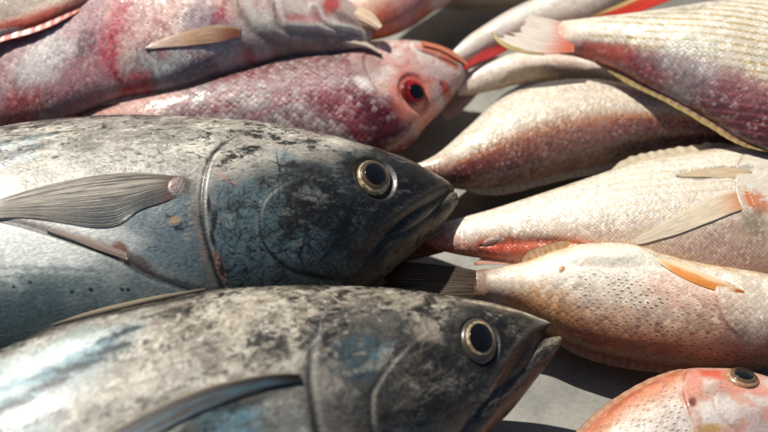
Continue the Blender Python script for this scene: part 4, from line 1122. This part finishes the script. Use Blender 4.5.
def pink_snapper():
    b = Body([(-150, 84, -140, 112, 30, 28, 5), (-110, 68, -100, 142, 34, 29, 11), (-60, 46, -48, 142, 38, 30, 15), (0, 14, 2, 133, 41, 32, 18), (42, -12, 50, 125, 44, 34, 19), (82, -40, 92, 109, 47, 37, 20), (114, -62, 122, 99, 49, 41, 21), (150, -76, 150, 95, 51, 43, 22), (190, -80, 190, 87, 52, 45, 23), (236, -66, 242, 70, 52, 45, 23), (282, -45, 292, 58.5, 51, 45, 20.5),
              (318, -24, 326, 56, 50, 45, 16), (344, -4, 349, 51, 48, 45, 11), (362, 14, 363, 45, 47, 45, 6), (372, 30, 372, 40, 46, 45, 2.5)], 860, 260, 36)
    b.fill((216, 172, 164))
    b.paint(sstep(0.45, 0.62, b.n(45, 4, 301)), (196, 148, 150), 0.7)
    b.paint(sstep(0.52, 0.64, b.n(60, 4, 302)), (228, 200, 188), 0.6)
    b.paint(b.blob((206, 22), 24, 14, 10, 0.5, 303), (150, 134, 146), 0.75)
    b.paint(b.blob((170, 64), 50, 16, -10, 0.5, 304), (150, 146, 150), 0.8)
    b.paint(b.blob((205, 66), 40, 15, -20, 0.5, 305), (206, 200, 198), 0.7)
    b.paint(b.blob((170, 78), 20, 8, 0, 0.5, 306), (212, 220, 222), 0.7)
    b.paint(b.blob((178, 76), 40, 4, -14, 0.6, 330), (120, 96, 104), 0.7)
    b.paint(sstep(0.56, 0.66, b.n(110, 4, 307)), (168, 92, 106), 0.5)
    b.paint(b.region([(-140, 60), (-60, 30), (0, 0), (60, -30), (104, -40), (108, 30), (112, 70), (116, 104), (60, 126), (-20, 140), (-120, 140)], 0.005, 0.006, 80, 326), (168, 128, 134), 0.75)
    b.paint(b.blob((46, 60), 36, 16, -32, 0.6, 322), (214, 206, 204), 0.85)
    b.paint(b.blob((18, 112), 30, 12, -18, 0.6, 324), (176, 56, 62), 0.7)
    b.paint(b.blob((85, 84), 28, 14, -20, 0.7, 325), (196, 140, 146), 0.7)
    b.paint(b.blob((84, 48), 12, 8, -50, 0.7, 323), (96, 62, 70), 0.7)  # shadow gap below the corner fish, painted as a dark blob
    b.paint(b.line([(133, -40), (124, 0), (113, 30), (110, 60), (124, 88)], 0.0062, warp=0.004), (176, 38, 66), 0.92)
    b.paint(b.blob((138, 92), 16, 8, -10, 0.5, 308), (196, 60, 72), 0.8)
    b.paint(b.line([(232, -20), (226, 0), (214, 25)], 0.0030, warp=0.004), (170, 44, 66), 0.75)
    b.paint(b.blob((258, 50), 18, 6, -14, 0.5, 309), (190, 74, 92), 0.8)
    head = b.region([(232, -40), (228, 0), (240, 26), (252, 44), (282, 56), (330, 58), (380, 42), (370, 20), (300, -40)], 0.004, 0.005, 80, 310)
    b.paint(head, (212, 184, 174), 0.92)
    b.paint(head * sstep(0.48, 0.62, b.n(90, 4, 311)), (226, 214, 204), 0.8)
    b.paint(head * sstep(0.56, 0.68, b.n(70, 4, 312)), (176, 132, 130), 0.6)
    b.paint(b.blob((296, 22), 12, 5, 0, 0.6, 313), (186, 90, 92), 0.7)
    b.paint(b.blob((322, 14), 10, 14, 30, 0.6, 314), (182, 110, 108), 0.7)
    b.paint(b.blob((332, 2), 6, 10, 30, 0.5, 315), (200, 50, 50), 0.8)
    b.paint(b.blob((350, 24), 16, 7, 20, 0.5, 316), (120, 92, 90), 0.75)
    for p, w in (([(236, -6), (243, 16), (256, 34), (280, 45), (310, 48), (345, 48)], 0.0022), ([(274, 0), (277, 18), (284, 30), (306, 33), (330, 36), (360, 42)], 0.0013), ([(316, 10), (322, 22), (336, 30), (360, 36)], 0.0010)):
        m = b.line(p, w, warp=0.002)
        b.paint(m, (112, 98, 92), 0.6); b.disp -= 0.0005 * m
        D, SG, tt = b.curve(p, 40)
        b.disp += 0.0005 * np.exp(-((np.abs(SG) - 2.6 * w) / (1.6 * w)) ** 2)
        b.paint(np.exp(-((SG - 2.2 * w) / w) ** 2), (228, 222, 214), 0.7)
    b.scale[:] = 0.9 * (1 - head)
    t = thing('snapper', 'large pink fish with amber side fin, red band and grey wrinkled head', (-0.1, 0.12, 0), 'red and pink fish at the back')
    b.build(PINK_SKIN, t)
    patch('pectoral_fin', SOFT_FIN, t, [(240, 29), (228, 26), (206, 27), (180, 34), (158, 41), (140, 47)], [(239, 36), (226, 41), (206, 44), (183, 46), (160, 48), (141, 50)], fcol((222, 168, 128), (236, 200, 168), tip=(214, 178, 164), tipw=0.5, root=(186, 104, 72), edge=(236, 206, 170)), body=b, lift=0.0008, rays=11, nl=60, ridge=0.00018, ragged=0.15, seed=38)
    edge_fin('anal_fin', THICK_FIN, t, b, -1, (100, 106), (250, 66), 0.004, fcol((150, 104, 92), (206, 166, 146)), 12, -0.2, seed=39, drop=0.001)
    # open jaws: fleshy lips around the gape at the tip of the snout
    patch('lip', THICK_FIN, t, [(332, 33), (350, 37), (366, 42), (380, 51)], [(336, 45), (352, 47), (368, 49), (381, 55)], fcol((196, 176, 164), (222, 206, 192)), z=0.047, z2=0.044, rays=4, nl=30, ridge=0.001, seed=40, bow=0.004)
    patch('lip', THICK_FIN, t, [(338, 8), (356, 8), (370, 14), (377, 24)], [(342, 20), (356, 20), (366, 24), (372, 32)], fcol((206, 176, 150), (232, 212, 186)), z=0.050, z2=0.046, rays=3, nl=30, ridge=0.001, seed=41, bow=0.004)
    return b


def corner_fish():
    b = Body([(-190, 10, -185, 70, 60, 58, 3.3), (-90, -45, -80, 66, 62, 60, 7.2), (0, -76, 0, 37, 64, 60, 8.2), (33, -82, 34, 27, 64, 61, 7.7), (67, -86, 68, 13, 64, 62, 7.2), (100, -86, 102, -2, 64, 62, 6.1), (140, -72, 140, -22, 64, 62, 3.3), (165, -56, 165, -34, 64, 62, 1.1)], 380, 170, 30)
    b.ramp(b.q + 0.25 * (b.n(60, 4, 341, 2) - 0.5), [(-1, (200, 76, 58)), (-0.86, (214, 110, 88)), (-0.76, (236, 214, 192)), (-0.5, (214, 196, 172)), (-0.2, (228, 212, 190)), (0.4, (206, 170, 150)), (1, (160, 110, 100))])
    b.paint(sstep(0.52, 0.64, b.n(80, 4, 342, 4)), (120, 100, 88), 0.6)
    b.paint(sstep(0.56, 0.66, b.n(120, 4, 343, 4)), (240, 230, 218), 0.7)
    b.scale[:] = 0.3
    t = thing('snapper', 'pale streaked fish with a red lower edge, cropped by the top left corner', (-0.19, 0.12, 0), 'red and pink fish at the back')
    b.build(PINK_SKIN, t)
    edge_fin('anal_fin', THICK_FIN, t, b, -1, (-60, 58), (100, -2), 0.004, fcol((200, 92, 72), (212, 112, 88)), 16, -0.2, seed=43)


def peach_fish():
    b = Body([(322, 4, 340, 40, 36, 32, 5), (340, -12, 360, 41, 36, 32, 9), (360, -28, 384, 36.5, 36, 32, 13), (385, -48, 409, 27, 36, 32, 15), (410, -64, 436, 9.5, 36, 32, 14), (430, -80, 457, -4, 35, 32, 12), (470, -110, 490, -45, 33, 31, 6), (490, -125, 502, -95, 32, 31, 2)], 360, 170, 30)
    b.ramp(b.q + 0.2 * (b.n(50, 4, 351) - 0.5), [(-1, (206, 96, 62)), (-0.75, (216, 120, 90)), (-0.5, (222, 166, 144)), (-0.2, (226, 186, 166)), (1, (216, 190, 170))])
    b.paint(b.blob((405, 6), 18, 10, -30, 0.6, 352), (206, 150, 150), 0.7)
    b.paint(b.blob((385, 26), 14, 8, -30, 0.6, 353), (214, 110, 80), 0.7)
    b.paint(b.blob((440, -4), 16, 8, -30, 0.6, 354), (232, 214, 196), 0.7)
    b.scale[:] = 0.4
    t = thing('snapper', 'peach orange fish at the top edge, next to the grey wrinkled fish mouth', (-0.0, 0.14, 0), 'red and pink fish at the back')
    b.build(PINK_SKIN, t)
    patch('pelvic_fin', FIN, t, [(382, 26), (374, 14), (362, 8), (352, 10)], [(378, 30), (370, 28), (360, 24), (353, 18)], fcol((222, 190, 160), (238, 214, 186)), z=0.052, rays=6, nl=30, ridge=0.0006, seed=44, bow=0.003)


def white_fish():
    b = Body([(452, 52, 457, 62, 30, 28, 1), (466, 38, 472, 58, 31, 28, 3.2), (484, 25.5, 493, 49, 31, 28, 5.2), (508, 11, 519, 42, 32, 28, 7.2), (534, -1, 549, 33, 32, 28, 8.5), (570, -16, 592, 24, 32, 28, 9.8), (612, -32, 632, 4, 32, 28, 9.8), (680, -62, 690, -20, 31, 28, 6.5), (726, -74, 732, -52, 30, 28, 2)], 380, 170, 30)
    b.ramp(b.q + 0.2 * (b.n(60, 4, 361) - 0.5), [(-1, (220, 188, 172)), (-0.6, (236, 220, 206)), (0.2, (244, 236, 226)), (1, (234, 216, 202))])
    b.paint(b.blob((520, 32), 22, 5, -25, 0.5, 362), (196, 160, 150), 0.6)
    b.paint(sstep(0.55, 0.66, b.n(120, 4, 363, 2)), (204, 190, 178), 0.5)
    b.scale[:] = sstep(0.02, 0.06, b.u) * 0.6
    t = thing('bream', 'white fish slanting to the top edge, a red fin along its underside', (0.08, 0.14, 0), 'pale fish laid side by side')
    b.build(PALE_SKIN, t)
    patch('anal_fin', THICK_FIN, t, [(590, 17), (606, 10), (622, 3), (640, -6)], [(596, 21), (620, 18), (645, 10), (680, -4)], lambda l, t_, r, n: mixc((206, 176, 116), (206, 56, 36), sstep(0.16, 0.3, t_)) * (0.8 + 0.4 * n[..., None]), z=0.036, rays=9, nl=40, ridge=0.0005, seed=45)
    patch('tail_fin', THICK_FIN, t, [(500, 45), (486, 50), (472, 58), (462, 66)], [(514, 46), (498, 55), (480, 62), (464, 70)], fcol((178, 34, 40), (206, 74, 66)), z=0.030, rays=6, nl=30, ridge=0.0005, seed=46)


def hidden_bream():
    b = Body([(456, 76, 459, 96, 22, 20, 2.6), (468, 70.5, 474, 94.5, 23, 20, 4.5), (484, 63, 492, 90.5, 24, 20, 6.2), (506, 55, 514, 87, 25, 20, 7.5), (532, 52, 542, 82, 25, 20, 7.8), (566, 54, 580, 80, 25, 20, 7.8), (620, 60, 640, 95, 24, 20, 7.8), (690, 80, 700, 110, 22, 20, 5.2), (740, 102, 742, 112, 21, 20, 1.6)], 380, 170, 30)
    b.ramp(b.q + 0.2 * (b.n(60, 4, 371) - 0.5), [(-1, (214, 186, 164)), (-0.6, (236, 218, 202)), (0.2, (246, 236, 224)), (1, (234, 216, 202))])
    b.paint(b.line([(500, 81), (530, 74), (560, 70), (600, 74)], 0.0022, warp=0.003), (186, 168, 138), 0.7)
    b.disp -= 0.0016 * b.line([(500, 82), (530, 75), (560, 71)], 0.002)
    b.paint(sstep(0.52, 0.66, b.n(100, 4, 372, 2)), (222, 190, 172), 0.5)
    b.scale[:] = 0.6
    t = thing('bream', 'cream fish tail under the yellow-lined fish, touching the red-eyed snout', (0.07, 0.1, 0), 'pale fish laid side by side')
    b.build(PALE_SKIN, t)
    patch('tail_fin', FIN, t, [(470, 71), (460, 74), (450, 82), (438, 96)], [(478, 93), (468, 104), (458, 113), (442, 122)], fcol((196, 160, 150), (216, 190, 178)), z=0.020, z2=0.010, rays=12, nl=30, ragged=0.15, seed=47)


def sliver_fish():
    b = Body([(424, -8, 428, 5, 20, 18, 3), (446, -18, 452, 7, 21, 18, 7), (476, -28, 482, 8, 22, 18, 9), (512, -42, 520, 3, 22, 18, 10), (560, -64, 570, -20, 21, 18, 9), (600, -80, 606, -52, 20, 18, 3)], 240, 120, 24)
    b.ramp(b.q, [(-1, (176, 160, 134)), (0, (206, 194, 172)), (1, (190, 172, 150))])
    b.scale[:] = 0.4
    t = thing('bream', 'sliver of dull cream fish at the top edge behind the slanting white fish', (0.04, 0.16, 0), 'pale fish laid side by side')
    b.build(PALE_SKIN, t)
    patch('anal_fin', FIN, t, [(452, 6), (480, 7), (510, 3)], [(454, 10), (482, 11), (512, 7)], fcol((170, 150, 120), (200, 180, 150)), z=0.018, rays=3, nl=30, seed=48)


tuna_rear()
tuna_front()
striped_bream()
shaded_bream()
finned_bream()
dotted_bream()
orange_headed()
red_snapper()
pink_snapper()
corner_fish()
peach_fish()
white_fish()
hidden_bream()
sliver_fish()

# ------------------------------------------------------------------ table, light, air
k = NT('brushed_steel')
tc = k.n('ShaderNodeTexCoord').outputs['Object']
mp = k.n('ShaderNodeMapping', ins={'Vector': tc, 'Rotation': (0, 0, 0.45), 'Scale': (1, 5, 1)})
n1 = k.n('ShaderNodeTexNoise', ins={'Vector': mp.outputs[0], 'Scale': 260.0, 'Detail': 6.0, 'Roughness': 0.7})
n2 = k.n('ShaderNodeTexNoise', ins={'Vector': tc, 'Scale': 26.0, 'Detail': 5.0})
n3 = k.n('ShaderNodeTexNoise', ins={'Vector': tc, 'Scale': 420.0, 'Detail': 4.0})
v = k.rng(n1.outputs['Fac'], 0.3, 0.7, 0.9, 1.08)
v = k.math('MULTIPLY', v, k.rng(n2.outputs['Fac'], 0.3, 0.7, 0.86, 1.08))
v = k.math('MULTIPLY', v, k.rng(n3.outputs['Fac'], 0.3, 0.7, 0.94, 1.05))
k.set(k.b.inputs['Base Color'], k.mix(1.0, (*lin((148, 147, 140)), 1), k.n('ShaderNodeCombineColor', ins={0: v, 1: v, 2: v}).outputs[0], 'MULTIPLY'))
k.b.inputs['Metallic'].default_value = 0.45
k.set(k.b.inputs['Roughness'], k.rng(n2.outputs['Fac'], 0.3, 0.7, 0.3, 0.5))
bp = k.n('ShaderNodeBump', ins={'Height': n1.outputs['Fac'], 'Distance': 0.0001, 'Strength': 0.7})
k.set(k.b.inputs['Normal'], bp.outputs[0])
V = [(-1.2, -0.8, 0), (1.2, -0.8, 0), (1.2, 1.0, 0), (-1.2, 1.0, 0)]
tag(mesh_obj('table', V, [[0, 1, 2, 3]], k.m, smooth=False), kind='structure')

SUN_DIR = Vector((0.38, -0.52, -0.765)).normalized()      # the way the light travels
sd = bpy.data.lights.new('sun', 'SUN'); so = bpy.data.objects.new('sun', sd); COL.objects.link(so)
sd.energy = 4.8; sd.angle = math.radians(0.5); sd.color = (1.0, 0.945, 0.84)
so.rotation_euler = SUN_DIR.to_track_quat('-Z', 'Y').to_euler()
so.location = (-0.3, 1, 1.2)
w = bpy.data.worlds.new('World'); scene.world = w; w.use_nodes = True
nt = w.node_tree
sky = nt.nodes.new('ShaderNodeTexSky'); sky.sky_type = 'NISHITA'; sky.sun_disc = False
sky.sun_elevation = math.asin(-SUN_DIR.z)
sky.sun_rotation = math.atan2(-SUN_DIR.x, -SUN_DIR.y)
nt.links.new(sky.outputs[0], nt.nodes['Background'].inputs[0])
nt.nodes['Background'].inputs[1].default_value = 0.05

cam_d.dof.use_dof = True
cam_d.dof.focus_distance = float((at(400, 190, 0.07) - EYE) @ FWD)
cam_d.dof.aperture_fstop = 5.6

scene.render.engine = 'CYCLES'
scene.view_settings.view_transform = 'Standard'
scene.view_settings.look = 'None'
scene.view_settings.exposure = 0.0
scene.view_settings.gamma = 1.0
